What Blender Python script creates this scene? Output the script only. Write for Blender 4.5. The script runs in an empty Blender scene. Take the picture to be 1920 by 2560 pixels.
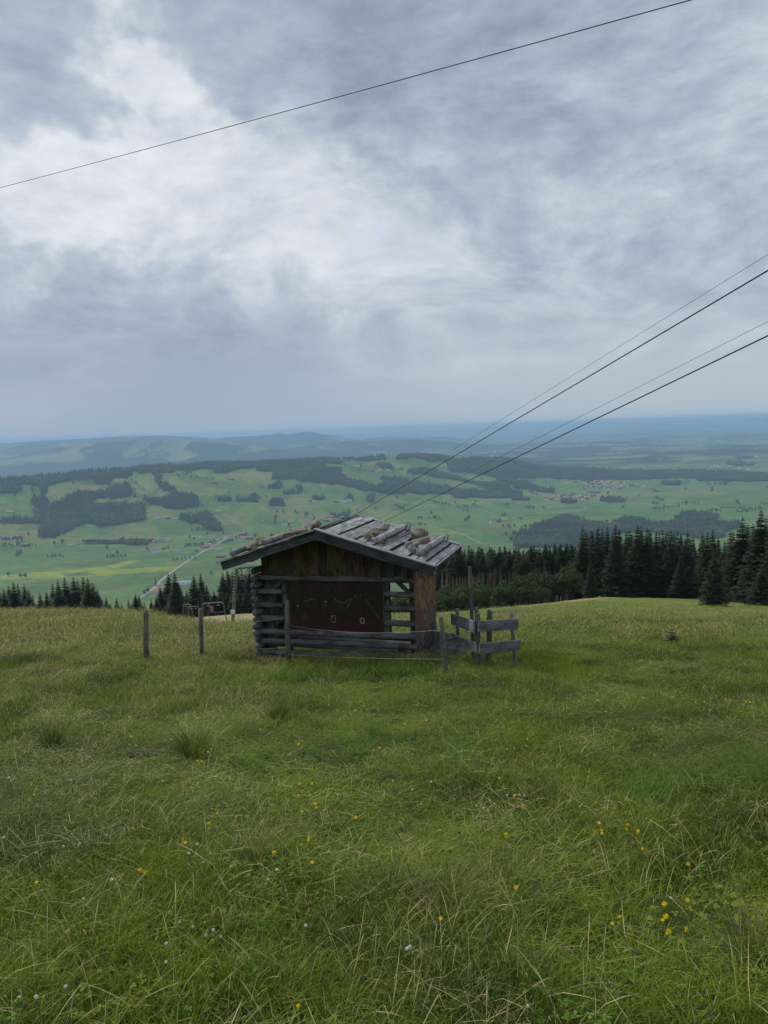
import bpy, math, random
import numpy as np
from mathutils import Vector, Matrix
random.seed(7); rng = np.random.default_rng(11)
SC = bpy.context.scene; COL = SC.collection
R_ = math.radians

# ------------------------------------------------------------------ camera (eye at the world origin, looking along +Y)
FPX = 1923.0; PITCH = R_(6.174); ROLL = R_(1.9)
_f = np.array([0, math.cos(PITCH), -math.sin(PITCH)]); _r0 = np.array([1.0, 0, 0]); _u0 = np.cross(_r0, _f)
CR = _r0*math.cos(ROLL) - _u0*math.sin(ROLL); CU = np.cross(CR, _f); CF = _f
cam = bpy.data.cameras.new('camera'); camo = bpy.data.objects.new('camera', cam); COL.objects.link(camo)
cam.sensor_fit = 'VERTICAL'; cam.sensor_height = 36; cam.lens = 36*FPX/2560
cam.clip_start = 0.1; cam.clip_end = 120000
camo.matrix_world = Matrix(((CR[0], CU[0], -CF[0], 0), (CR[1], CU[1], -CF[1], 0), (CR[2], CU[2], -CF[2], 0), (0, 0, 0, 1)))
SC.camera = camo
def ray(px, py):                       # direction through a photo pixel, scaled to y = 1
    v = CF + CR*(px-960)/FPX + CU*(1280-py)/FPX
    return v/v[1]
def unproj(px, py, y): return Vector(ray(px, py)*y)
def proj(P):
    d = P@CF
    return 960+FPX*(P@CR)/d, 1280-FPX*(P@CU)/d

# ------------------------------------------------------------------ node helpers
def nd(nt, typ, props=None, **ins):
    n = nt.nodes.new(typ)
    for k, v in (props or {}).items(): setattr(n, k, v)
    for k, v in ins.items():
        key = int(k[1:]) if k[0] == 'i' and k[1:].isdigit() else k.replace('_', ' ')
        s = n.inputs[key]
        if isinstance(v, bpy.types.NodeSocket): nt.links.new(v, s)
        else: s.default_value = v
    return n
def mth(nt, op, a, b=0.0, c=0.0, clamp=False):
    return nd(nt, 'ShaderNodeMath', {'operation': op, 'use_clamp': clamp}, i0=a, i1=b, i2=c).outputs[0]
def vmth(nt, op, a, b=(0, 0, 0), out=0, scale=None):
    n = nd(nt, 'ShaderNodeVectorMath', {'operation': op}, i0=a, i1=b)
    if scale is not None:
        if isinstance(scale, bpy.types.NodeSocket): nt.links.new(scale, n.inputs['Scale'])
        else: n.inputs['Scale'].default_value = scale
    return n.outputs[out]
def mixc(nt, f, a, b, bt='MIX'):
    n = nt.nodes.new('ShaderNodeMix'); n.data_type = 'RGBA'; n.blend_type = bt
    for s, v in ((n.inputs[0], f), (n.inputs[6], a), (n.inputs[7], b)):
        if isinstance(v, bpy.types.NodeSocket): nt.links.new(v, s)
        else: s.default_value = v if not isinstance(v, tuple) or len(v) == 4 else v+(1,)
    return n.outputs[2]
def smooth(nt, v, a, b, lo=0.0, hi=1.0):
    n = nd(nt, 'ShaderNodeMapRange', {'interpolation_type': 'SMOOTHSTEP'}, i0=v)
    n.inputs[1].default_value = a; n.inputs[2].default_value = b; n.inputs[3].default_value = lo; n.inputs[4].default_value = hi
    return n.outputs[0]
def noise(nt, vec, scale, detail=4, rough=0.55, dist=0.0, out=0):
    return nd(nt, 'ShaderNodeTexNoise', None, Vector=vec, Scale=scale, Detail=detail, Roughness=rough, Distortion=dist).outputs[out]

# ------------------------------------------------------------------ sky and sun
w = bpy.data.worlds.new('World'); SC.world = w; w.use_nodes = True
nt = w.node_tree; nt.nodes.clear()
SUN_EL, SUN_AZ = R_(40), R_(-52)      # azimuth measured from the viewing direction, to the left
sky = nt.nodes.new('ShaderNodeTexSky'); sky.sky_type = 'NISHITA'; sky.sun_disc = False
sky.sun_elevation = SUN_EL; sky.sun_rotation = SUN_AZ
bg1 = nd(nt, 'ShaderNodeBackground', None, Color=sky.outputs[0], Strength=0.11)
tc = nt.nodes.new('ShaderNodeTexCoord'); D = vmth(nt, 'NORMALIZE', tc.outputs['Generated'])
sep = nd(nt, 'ShaderNodeSeparateXYZ', None, i0=D)
el = mth(nt, 'ABSOLUTE', sep.outputs[2])
den = mth(nt, 'ADD', el, 0.30)
inv = mth(nt, 'DIVIDE', 1.0, den)
P = nd(nt, 'ShaderNodeCombineXYZ', None, i0=mth(nt, 'MULTIPLY', sep.outputs[0], inv), i1=mth(nt, 'MULTIPLY', sep.outputs[1], inv), i2=3.7).outputs[0]
warp = vmth(nt, 'SUBTRACT', noise(nt, P, 1.6, 1, out=1), (.5, .5, .5))
Pw = vmth(nt, 'ADD', P, vmth(nt, 'SCALE', warp, scale=0.4))
big = noise(nt, Pw, 1.1, 3, 0.58)
med = noise(nt, Pw, 3.4, 7, 0.66)
fine = noise(nt, vmth(nt, 'MULTIPLY', vmth(nt, 'ADD', D, vmth(nt, 'SCALE', warp, scale=0.10)), (1, 1, 2.6)), 15.0, 7, 0.62)
DW = noise(nt, D, 5.0, 4, 0.6, out=1)
Dw = vmth(nt, 'NORMALIZE', vmth(nt, 'ADD', D, vmth(nt, 'SCALE', vmth(nt, 'SUBTRACT', DW, (.5, .5, .5)), scale=0.30)))
def blobs(L, acc):
    for px, py, sig, amp in L:
        v = ray(px, py); v = v/np.linalg.norm(v)
        acc = mth(nt, 'ADD', acc, smooth(nt, vmth(nt, 'DOT_PRODUCT', Dw, tuple(v), out=1), math.cos(R_(sig*1.9)), 1.0, 0, amp))
    return acc
# a pale, finely layered sheet ...
acc = mth(nt, 'ADD', mth(nt, 'MULTIPLY', mth(nt, 'SUBTRACT', big, 0.5), 0.45), 0.575)
acc = mth(nt, 'ADD', acc, mth(nt, 'MULTIPLY', mth(nt, 'SUBTRACT', med, 0.5), 0.70))
acc = mth(nt, 'ADD', acc, mth(nt, 'MULTIPLY', mth(nt, 'SUBTRACT', fine, 0.5), 0.78))
acc = blobs(((60, 320, 8, .12), (330, 430, 8, .14), (700, 430, 9, .06), (1000, 680, 7, .10), (1450, 460, 11, .06), (1560, 120, 13, -.12), (1150, 60, 8, -.08)), acc)
# ... with ragged darker banks drifting under it
bank = noise(nt, vmth(nt, 'MULTIPLY', vmth(nt, 'ADD', D, vmth(nt, 'SCALE', warp, scale=0.12)), (1, 1, 1.5)), 6.5, 8, 0.60)
bank = blobs(((260, -10, 7, .60), (760, 30, 6, .30), (90, 640, 8, .34), (520, 760, 7, .30), (1600, 150, 12, .22), (1150, 40, 7, .16), (20, 255, 3.5, .24), (900, 810, 5, .12), (130, 300, 5.5, -.30), (350, 470, 6, -.30), (700, 380, 7, -.12)), mth(nt, 'SUBTRACT', bank, 0.23))
bm_ = smooth(nt, bank, .36, .60)
inner = mth(nt, 'ADD', mth(nt, 'MULTIPLY', mth(nt, 'SUBTRACT', med, .5), .45), mth(nt, 'MULTIPLY', smooth(nt, bank, .5, .8), -.16))
inner = mth(nt, 'ADD', mth(nt, 'ADD', inner, mth(nt, 'MULTIPLY', mth(nt, 'SUBTRACT', fine, .5), .3)), .36)
acc = mth(nt, 'ADD', mth(nt, 'MULTIPLY', acc, mth(nt, 'SUBTRACT', 1.0, mth(nt, 'MULTIPLY', bm_, .66))), mth(nt, 'MULTIPLY', inner, mth(nt, 'MULTIPLY', bm_, .66)))
rp = nt.nodes.new('ShaderNodeValToRGB'); nt.links.new(acc, rp.inputs[0])
e = rp.color_ramp.elements; e[0].position = 0.0; e[0].color = (0.15, 0.175, 0.215, 1); e[1].position = 1.0; e[1].color = (0.575, 0.60, 0.64, 1)
for pos, c in ((0.26, (0.215, 0.26, 0.335)), (0.52, (0.335, 0.385, 0.458)), (0.76, (0.46, 0.495, 0.545))): x = e.new(pos); x.color = c+(1,)
wisps = mth(nt, 'MULTIPLY', mth(nt, 'SUBTRACT', big, .5), .25)
hor = smooth(nt, mth(nt, 'ADD', el, mth(nt, 'MULTIPLY', wisps, 0.25)), 0.02, 0.19)
hcol = mixc(nt, smooth(nt, sep.outputs[0], -.35, .4), (0.255, 0.31, 0.39), (0.335, 0.39, 0.44))
hcol = mixc(nt, smooth(nt, big, .35, .7, 0, .35), hcol, (0.365, 0.41, 0.465))
cloudc = mixc(nt, hor, hcol, rp.outputs[0])
bg2 = nd(nt, 'ShaderNodeBackground', None, Color=cloudc, Strength=1.0)
hole = 0.0
HW = vmth(nt, 'NORMALIZE', vmth(nt, 'ADD', D, vmth(nt, 'SCALE', vmth(nt, 'SUBTRACT', DW, (.5, .5, .5)), scale=.07)))
for px, py, sig in ((868, 588, 0.55), (955, 588, 0.7)):
    v = ray(px, py); v = v/np.linalg.norm(v)
    s = smooth(nt, vmth(nt, 'DOT_PRODUCT', HW, tuple(v), out=1), math.cos(R_(sig)), 1.0, 0, .28)
    hole = mth(nt, 'ADD', hole, s)
mx = nd(nt, 'ShaderNodeMixShader', None, i0=hole, i1=bg2.outputs[0], i2=bg1.outputs[0])
w.cycles.sampling_method = 'MANUAL'; w.cycles.sample_map_resolution = 256
wo = nt.nodes.new('ShaderNodeOutputWorld'); nt.links.new(mx.outputs[0], wo.inputs[0])
sl = bpy.data.lights.new('sun', 'SUN'); sl.energy = 1.5; sl.angle = R_(11); sl.color = (1, .93, .82)
so = bpy.data.objects.new('sun', sl); COL.objects.link(so)
sd = Vector((math.sin(SUN_AZ)*math.cos(SUN_EL), math.cos(SUN_AZ)*math.cos(SUN_EL), math.sin(SUN_EL)))
so.rotation_euler = sd.to_track_quat('Z', 'Y').to_euler(); so.location = (0, 0, 60)
vs = SC.view_settings; vs.view_transform = 'Standard'; vs.look = 'None'; vs.gamma = 1; vs.exposure = 0.46; vs.use_curve_mapping = False
SC.render.engine = 'CYCLES'
cy = SC.cycles; cy.use_denoising = True; cy.max_bounces = 6; cy.diffuse_bounces = 3; cy.glossy_bounces = 2; cy.transmission_bounces = 4; cy.transparent_max_bounces = 8; cy.volume_bounces = 2
try: cy.denoiser = 'OPENIMAGEDENOISE'; cy.denoising_input_passes = 'RGB_ALBEDO_NORMAL'; cy.denoising_prefilter = 'ACCURATE'
except Exception: pass

# ------------------------------------------------------------------ material helpers
def material(name):
    m = bpy.data.materials.new(name); m.use_nodes = True; nt = m.node_tree; nt.nodes.clear()
    out = nt.nodes.new('ShaderNodeOutputMaterial'); b = nt.nodes.new('ShaderNodeBsdfPrincipled')
    nt.links.new(b.outputs[0], out.inputs[0]); b.inputs['Roughness'].default_value = .8
    b.inputs['Specular IOR Level'].default_value = .3
    return m, nt, b, out
def bump(nt, b, h, strength=.4, dist=.01):
    n = nd(nt, 'ShaderNodeBump', None, Strength=strength, Distance=dist, Height=h); nt.links.new(n.outputs[0], b.inputs['Normal'])
def wood(name, c1, c2, c3=None, grain=16.0, bstr=.5, rough=.85, zax=False):
    """weathered wood, grain along local X"""
    m, nt, b, out = material(name); b.inputs['Roughness'].default_value = rough
    tc = nt.nodes.new('ShaderNodeTexCoord'); oi = nt.nodes.new('ShaderNodeObjectInfo')
    off = nd(nt, 'ShaderNodeCombineXYZ', None, i0=mth(nt, 'MULTIPLY', oi.outputs['Random'], 97.), i1=mth(nt, 'MULTIPLY', oi.outputs['Random'], 31.), i2=0.).outputs[0]
    v = vmth(nt, 'ADD', vmth(nt, 'MULTIPLY', tc.outputs['Object'], (grain, grain, 1.3) if zax else (1.3, grain, grain)), off)
    g = noise(nt, v, 3.0, 6, .62, .6)
    s = noise(nt, vmth(nt, 'ADD', vmth(nt, 'MULTIPLY', tc.outputs['Object'], (2.2, 5, 5)), off), 1.6, 3)
    kn = nd(nt, 'ShaderNodeTexVoronoi', None, Vector=vmth(nt, 'ADD', vmth(nt, 'MULTIPLY', tc.outputs['Object'], (2.2, 9, 9)), off), Scale=1.0).outputs[0]
    c = mixc(nt, smooth(nt, g, .34, .68), c1, c2)
    c = mixc(nt, smooth(nt, s, .42, .7), c, c3 or tuple(.75*x for x in c1))
    c = mixc(nt, smooth(nt, kn, .10, .03, 0, .7), c, (.02, .018, .016))
    c = mixc(nt, 1.0, c, nd(nt, 'ShaderNodeHueSaturation', None, Hue=.5, Saturation=1., Value=mth(nt, 'MULTIPLY_ADD', oi.outputs['Random'], .55, .72), Fac=1., Color=(1, 1, 1, 1)).outputs[0], 'MULTIPLY')
    nt.links.new(c, b.inputs['Base Color']); bump(nt, b, g, bstr, .012)
    return m
def plain(name, c, rough=.8, var=.3, scale=3.0, spec=.3, metal=0.0):
    m, nt, b, out = material(name); b.inputs['Roughness'].default_value = rough; b.inputs['Metallic'].default_value = metal
    b.inputs['Specular IOR Level'].default_value = spec
    tc = nt.nodes.new('ShaderNodeTexCoord'); oi = nt.nodes.new('ShaderNodeObjectInfo')
    n = noise(nt, vmth(nt, 'ADD', tc.outputs['Object'], vmth(nt, 'SCALE', (41., 17., 9.), scale=oi.outputs['Random'])), scale, 5)
    f = mth(nt, 'ADD', smooth(nt, n, .3, .7, -var*.5, var*.5), mth(nt, 'MULTIPLY_ADD', oi.outputs['Random'], var, 1-var*.5))
    nt.links.new(mixc(nt, 1.0, c, nd(nt, 'ShaderNodeCombineXYZ', None, i0=f, i1=f, i2=f).outputs[0], 'MULTIPLY'), b.inputs['Base Color'])
    return m

# ------------------------------------------------------------------ mesh helpers
class MB:
    def __init__(s): s.v = []; s.f = []; s.m = []
    def add(s, vs, fs, mi=0):
        o = len(s.v); s.v += [tuple(v) for v in vs]
        for f in fs: s.f.append(tuple(i+o for i in f)); s.m.append(mi)
    def box(s, a, b, mi=0):
        (x0, y0, z0), (x1, y1, z1) = a, b
        s.add([(x0, y0, z0), (x1, y0, z0), (x1, y1, z0), (x0, y1, z0), (x0, y0, z1), (x1, y0, z1), (x1, y1, z1), (x0, y1, z1)],
              [(3, 2, 1, 0), (4, 5, 6, 7), (0, 1, 5, 4), (1, 2, 6, 5), (2, 3, 7, 6), (3, 0, 4, 7)], mi)
    def tube(s, pts, rad, n=8, mi=0, wob=0.0, cap=True):
        pts = [Vector(p) for p in pts]; rs = rad if isinstance(rad, (list, tuple)) else [rad]*len(pts)
        o = len(s.v); up = Vector((0, 0, 1))
        for i, p in enumerate(pts):
            t = (pts[min(i+1, len(pts)-1)]-pts[max(i-1, 0)]).normalized()
            a = t.cross(up if abs(t.z) < .9 else Vector((1, 0, 0))).normalized(); b = a.cross(t)
            for k in range(n):
                an = 2*math.pi*k/n; r = rs[i]*(1+random.uniform(-wob, wob))
                s.v.append(tuple(p+a*math.cos(an)*r+b*math.sin(an)*r))
        for i in range(len(pts)-1):
            for k in range(n):
                k2 = (k+1) % n; s.f.append((o+i*n+k, o+i*n+k2, o+(i+1)*n+k2, o+(i+1)*n+k)); s.m.append(mi)
        if cap:
            s.f.append(tuple(o+k for k in range(n))[::-1]); s.m.append(mi)
            s.f.append(tuple(o+(len(pts)-1)*n+k for k in range(n))); s.m.append(mi)
    def mesh(s, name, mats, smooth_=False):
        me = bpy.data.meshes.new(name); me.from_pydata(s.v, [], s.f)
        for m in (mats if isinstance(mats, (list, tuple)) else [mats]): me.materials.append(m)
        if any(s.m): me.polygons.foreach_set('material_index', s.m)
        if smooth_: me.polygons.foreach_set('use_smooth', [True]*len(s.f))
        me.update(); return me
def np_mesh(name, V, faces, mats, cols=None, colname='gcol', smooth_=False):
    """V (n,3); faces a list of integer arrays (m,k)"""
    me = bpy.data.meshes.new(name); V = np.asarray(V, np.float32)
    me.vertices.add(len(V)); me.vertices.foreach_set('co', V.ravel())
    L = np.concatenate([np.asarray(f).ravel() for f in faces]).astype(np.int32)
    tot = np.concatenate([np.full(len(f), np.asarray(f).shape[1]) for f in faces]).astype(np.int32)
    me.loops.add(len(L)); me.loops.foreach_set('vertex_index', L)
    me.polygons.add(len(tot)); me.polygons.foreach_set('loop_start', np.concatenate([[0], np.cumsum(tot)[:-1]]).astype(np.int32))
    if smooth_: me.polygons.foreach_set('use_smooth', np.ones(len(tot), bool))
    for m in (mats if isinstance(mats, (list, tuple)) else [mats]): me.materials.append(m)
    if cols is not None:
        a = me.attributes.new(colname, 'FLOAT_COLOR', 'POINT'); c = np.ones((len(V), 4), np.float32); c[:, :cols.shape[1]] = cols
        a.data.foreach_set('color', c.ravel())
    me.update(calc_edges=True); me.validate(); return me
def link(name, data, parent=None, loc=None, rot=None, scale=None, mat=None):
    o = bpy.data.objects.new(name, data); COL.objects.link(o); o.parent = parent
    if mat is not None: o.matrix_local = mat
    if loc is not None: o.location = loc
    if rot is not None: o.rotation_euler = rot
    if scale is not None: o.scale = scale if not isinstance(scale, (int, float)) else (scale,)*3
    return o
def tag(o, label, cat, group=None):
    o['label'] = label; o['category'] = cat
    if group: o['group'] = group
    return o
def structure(o): o['kind'] = 'structure'; return o
def axes(o, x, y):
    x = Vector(x).normalized(); y = Vector(y); y = (y-x*y.dot(x)).normalized(); z = x.cross(y)
    return Matrix(((x.x, y.x, z.x, o[0]), (x.y, y.y, z.y, o[1]), (x.z, y.z, z.z, o[2]), (0, 0, 0, 1)))

# ------------------------------------------------------------------ numpy noise
def _h(ix, iy, s):
    n = (ix*374761393+iy*668265263+s*974711) & 0xffffffff
    n = ((n ^ (n >> 13))*1274126177) & 0xffffffff
    return ((n ^ (n >> 16)) & 0xffff)/65535.0
def vnoise(x, y, s=0):
    x = np.asarray(x, float); y = np.asarray(y, float); ix = np.floor(x).astype(np.int64); iy = np.floor(y).astype(np.int64)
    fx = x-ix; fy = y-iy; fx = fx*fx*(3-2*fx); fy = fy*fy*(3-2*fy)
    a = _h(ix, iy, s); b = _h(ix+1, iy, s); c = _h(ix, iy+1, s); d = _h(ix+1, iy+1, s)
    return a+(b-a)*fx+(c-a)*fy+(a-b-c+d)*fx*fy
def fbm(x, y, o=4, s=0):
    r = 0; a = .5; t = 0
    for i in range(o): r = r+a*vnoise(x*2**i+i*7.3, y*2**i-i*3.1, s+i); t += a; a *= .5
    return r/t
def sstep(x, a, b): t = np.clip((x-a)/(b-a), 0, 1); return t*t*(3-2*t)

# ------------------------------------------------------------------ the near hill: ground height below the eye
_cols = np.array([-1.6, -.51, -.41, -.34, -.25, -.20, -.10, .07, .17, .28, .44, .60, 1.6])
_ykn = np.array([-200, 0, 16, 25, 38, 60, 100, 180, 260, 500, 1000, 1500, 2600.])
_tab = np.array([
 [-6.2, -8.60, -16, -27, -48, -70], [-6.3, -8.85, -16, -27, -48, -70], [-6.4, -9.05, -16, -27, -48, -70], [-6.45, -9.15, -16, -27, -47, -69],
 [-6.75, -9.85, -16.4, -26.6, -44.6, -67], [-6.75, -10.5, -16.4, -26.2, -44.0, -66], [-6.6, -10.1, -15.8, -25.7, -44.4, -67], [-6.65, -9.85, -15.3, -25.2, -46.5, -72],
 [-6.65, -9.8, -15.0, -24.6, -44.6, -70], [-6.65, -9.7, -14.8, -24.2, -42.5, -67], [-6.75, -10.1, -15.6, -25.3, -43.7, -68], [-6.8, -10.3, -16, -26, -45, -69], [-6.9, -10.5, -16.5, -27, -46, -70]])
_full = np.concatenate([np.tile([38.4, -1.6, -4.8], (13, 1)), _tab, np.tile([-165, -372, -468, -500.], (13, 1))], 1)
_fy = np.concatenate([np.linspace(-200, 60, 521), np.geomspace(60.5, 2600, 500)])
def _pchip(xk, yk, x):
    h = np.diff(xk); d = np.diff(yk)/h; m = np.zeros(len(xk)); m[0] = d[0]; m[-1] = d[-1]
    for i in range(1, len(xk)-1):
        if d[i-1]*d[i] > 0: w1 = 2*h[i]+h[i-1]; w2 = h[i]+2*h[i-1]; m[i] = (w1+w2)/(w1/d[i-1]+w2/d[i])
    i = np.clip(np.searchsorted(xk, x)-1, 0, len(h)-1); t = (x-xk[i])/h[i]
    return (1+2*t)*(1-t)**2*yk[i]+t*(1-t)**2*h[i]*m[i]+t*t*(3-2*t)*yk[i+1]+t*t*(t-1)*h[i]*m[i+1]
_dense = np.array([_pchip(_ykn, r, _fy) for r in _full])
_ac = np.linspace(-1.6, 1.6, 321); _grid = np.array([np.interp(_ac, _cols, _dense[:, j]) for j in range(len(_fy))])     # (y, a)
_k = np.exp(-np.linspace(-2, 2, 9)**2); _k /= _k.sum()
_grid = np.apply_along_axis(lambda r: np.convolve(np.pad(r, 4, 'edge'), _k, 'valid'), 1, _grid)
def ground(x, y, micro=True):
    x = np.asarray(x, float); y = np.asarray(y, float); a = np.clip(x/np.maximum(y, 9.0), -1.599, 1.599)
    fi = np.interp(y, _fy, np.arange(len(_fy))); i = np.clip(fi.astype(int), 0, len(_fy)-2); ty = fi-i
    fa = (a+1.6)/.01; j = np.clip(fa.astype(int), 0, 319); ta = fa-j
    z = (_grid[i, j]*(1-ta)+_grid[i, j+1]*ta)*(1-ty)+(_grid[i+1, j]*(1-ta)+_grid[i+1, j+1]*ta)*ty
    yy = np.clip(y, -50, 300); z = z+.0055*yy-.0069*a*np.maximum(yy, 9.0)
    if micro:
        r = np.hypot(x, y)
        z = z+(fbm(x*.9, y*.9, 3, 5)-.5)*.18+(fbm(x*2.6, y*2.6, 2, 6)-.5)*.10*sstep(r, 1.0, 4.0)+(fbm(x*.16, y*.16, 2, 9)-.5)*.5*sstep(r, 6, 25)*(1-.7*np.exp(-((x+.6)**2+(y-14.5)**2)/9))
    return z
def gz(x, y): return float(ground(np.array([x]), np.array([y]))[0])
def gpix(px, py, y0=1.5, y1=240.):         # where a photo pixel's ray meets the near ground
    v = ray(px, py); ys = np.geomspace(y0, y1, 3000); d = ground(v[0]*ys, ys)-v[2]*ys
    k = np.nonzero(d > 0)[0]; y = ys[k[0]] if len(k) else y1
    return Vector((v[0]*y, y, gz(v[0]*y, y)))

# ------------------------------------------------------------------ the valley, its hills and the far plain
rpx = lambda ox, oy, s, L: [(ox+a/s, oy+b/s) for a, b in L]
Z5 = lambda L: rpx(0, 1040, 2.592, L)
Z6 = lambda L: rpx(640, 1040, 2.592, L)
Z7 = lambda L: rpx(1280, 1000, 2.592, L)
def crest_table(L):
    A = []; 
    for px, py, d in L: v = ray(px, py); A.append((v[0], d, v[2]*d))
    return np.array(A)
_cr = crest_table([(-900, 1215, 4000), (-300, 1205, 4100), (0, 1198, 4200), (100, 1190, 4300), (200, 1187, 4400), (300, 1172, 4600), (424, 1166, 4800), (540, 1160, 5000), (640, 1158, 5100), (794, 1150, 5300),
    (960, 1145, 5600), (1060, 1141, 5900), (1180, 1148, 6200), (1280, 1148, 6500), (1340, 1165, 6600), (1410, 1172, 6700), (1600, 1176, 6700), (1920, 1178, 6700), (2800, 1160, 6700)])
_bs = np.array([(ray(px, 1300)[0], d) for px, d in ((-900, 3000), (0, 3150), (300, 3300), (500, 3250), (640, 3300), (900, 3900), (1100, 4500), (1280, 4900), (1400, 5600), (2800, 5900))])
_fh = crest_table([(-900, 1135, 15000), (0, 1111, 16000), (73, 1105, 16000), (231, 1099, 16500), (309, 1092, 17000), (405, 1090, 17000), (540, 1095, 17500), (637, 1091, 18000), (678, 1087, 18500), (698, 1084, 18500), (717, 1088, 18500),
    (736, 1084, 18500), (775, 1081, 18500), (806, 1089, 18500), (850, 1094, 18500), (910, 1104, 18500), (1000, 1110, 18500), (2800, 1070, 18500)])
_fe = crest_table([(-900, 1150, 38000), (0, 1116, 38000), (600, 1096, 38000), (800, 1088, 38000), (1000, 1081, 38000), (1280, 1067, 38000), (1434, 1060, 38000), (1627, 1054, 38000), (1781, 1050, 38000), (1916, 1043, 38000), (2800, 1025, 38000)])
FLOOR = -450.0
def valley(x, y):
    a = x/y
    yc = np.interp(a, _cr[:, 0], _cr[:, 1]); zc = np.interp(a, _cr[:, 0], _cr[:, 2]); yb = np.interp(a, _bs[:, 0], _bs[:, 1])
    zc = np.maximum(zc, FLOOR+6)
    t = np.clip((y-yb)/(yc-yb), 0, 1); up = .62*t+.38*sstep(t, 0, 1)
    bk = 1-sstep(y, yc, yc+1500)
    hump = np.where(y < yc, up, bk)
    z = FLOOR+(zc-FLOOR)*hump
    amp = sstep(y, 2600, 3500)*(1-sstep(y, 7000, 9000))*hump*(1-sstep(t, .8, 1.0)*.7)
    z = z+(fbm(x/520., y/520., 3, 21)-.5)*95*amp+(fbm(x/700., y/700., 3, 3)-.5)*22
    # far hills and rolling plain
    zf = np.interp(a, _fh[:, 0], _fh[:, 2]); yf = np.interp(a, _fh[:, 0], _fh[:, 1])
    s = np.exp(-((y-yf)/np.where(y < yf, 2600., 2500.))**2)
    z = z+np.maximum(zf-FLOOR, 0)*s*(1-sstep(a, .02, .1)*.999)
    und = sstep(y, 8000, 11000)
    z = z+und*(fbm(x/2600., y/2600., 3, 31)-.5)*90
    for px, py, d, sx, sy in ((975, 1092, 22000, 1100, 900), (1110, 1091, 21000, 900, 900), (1010, 1099, 15500, 1500, 700), (860, 1102, 14000, 1000, 700), (520, 1112, 12500, 1500, 900), (250, 1120, 12000, 1700, 800), (1400, 1085, 24000, 2500, 1200), (1750, 1075, 25000, 3000, 1500)):
        v = ray(px, py); h = v[2]*d-FLOOR; z = z+max(h, 0)*np.exp(-((x-v[0]*d)/sx)**2-((y-d)/sy)**2)*.85
    ze = np.interp(a, _fe[:, 0], _fe[:, 2]); s2 = sstep(y, 26000, 38000)
    z = z*(1-s2)+ze*s2
    return z
# grid in (azimuth, distance)
AC = np.concatenate([np.linspace(-1.15, -.62, 50)[:-1], np.linspace(-.62, .62, 640), np.linspace(.62, 1.15, 50)[1:]])
_y = [1250.0]
while _y[-1] < 44000: _y.append(_y[-1]+max(11.0, 11.0*(_y[-1]/2600)**1.45))
YR = np.array(_y)
GA, GY = np.meshgrid(AC, YR); GX = GA*GY; GZ = valley(GX, GY)
PX, PY = proj(np.stack([GX, GY, GZ], -1).reshape(-1, 3)); PX = PX.reshape(GX.shape); PY = PY.reshape(GX.shape)
# which grid vertices the eye can see (highest sight line so far)
_sl = GZ/GY; _mx = np.maximum.accumulate(_sl, 0); VIS = _sl >= _mx-2e-4
def vpix(px, py, ymin=1700., ymax=40000.):
    v = ray(px, py); ys = np.geomspace(ymin, ymax, 5000); d = valley(v[0]*ys, ys)-v[2]*ys
    k = np.nonzero(d > 0)[0]; y = ys[k[0]] if len(k) else ymax
    return Vector((v[0]*y, y, float(valley(np.array([v[0]*y]), np.array([y]))[0])))
def inpoly(poly, X, Y):
    r = np.zeros(X.shape, bool); n = len(poly)
    for i in range(n):
        (x0, y0), (x1, y1) = poly[i], poly[(i+1) % n]
        if y0 == y1: continue
        c = (y0 > Y) != (y1 > Y); r ^= c & (X < (x1-x0)*(Y-y0)/(y1-y0)+x0)
    return r
FOREST = [Z5(p) for p in (
 [(0, 408), (250, 392), (500, 372), (700, 352), (690, 375), (700, 405), (640, 440), (600, 415), (430, 425), (300, 445), (240, 455), (125, 445), (130, 495), (0, 502)],
 [(690, 352), (830, 352), (900, 326), (1100, 322), (1130, 362), (980, 364), (850, 368), (830, 402), (720, 402)],
 [(1095, 326), (1390, 302), (1659, 300), (1659, 332), (1500, 347), (1420, 376), (1385, 370), (1380, 335), (1230, 360)],
 [(985, 374), (1015, 368), (1050, 440), (1130, 465), (1050, 484), (1020, 450)],
 [(200, 530), (290, 525), (310, 580), (500, 500), (690, 490), (690, 532), (600, 550), (620, 578), (930, 570), (945, 675), (820, 695), (650, 712), (560, 690), (480, 722), (360, 792), (245, 784), (260, 705), (290, 630), (270, 650), (210, 570)],
 [(695, 460), (830, 440), (865, 525), (700, 534)], [(250, 450), (300, 460), (300, 515), (255, 510)], [(0, 455), (120, 450), (128, 500), (0, 504)],
 [(890, 528), (1040, 538), (1140, 496), (1280, 525), (1290, 578), (1385, 553), (1290, 588), (1130, 604), (1040, 578), (950, 564)],
 [(1165, 650), (1250, 658), (1330, 625), (1380, 660), (1450, 752), (1380, 755), (1280, 695), (1170, 675)],
 [(540, 812), (700, 816), (860, 818), (950, 808), (960, 832), (850, 834), (540, 828)], [(0, 672), (100, 665), (270, 655), (280, 686), (120, 695), (0, 704)],
 [(1410, 530), (1510, 545), (1510, 557), (1410, 554)], [(1530, 550), (1610, 538), (1659, 515), (1659, 557), (1540, 557)], [(610, 400), (720, 405), (710, 440), (620, 440)])]
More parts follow.
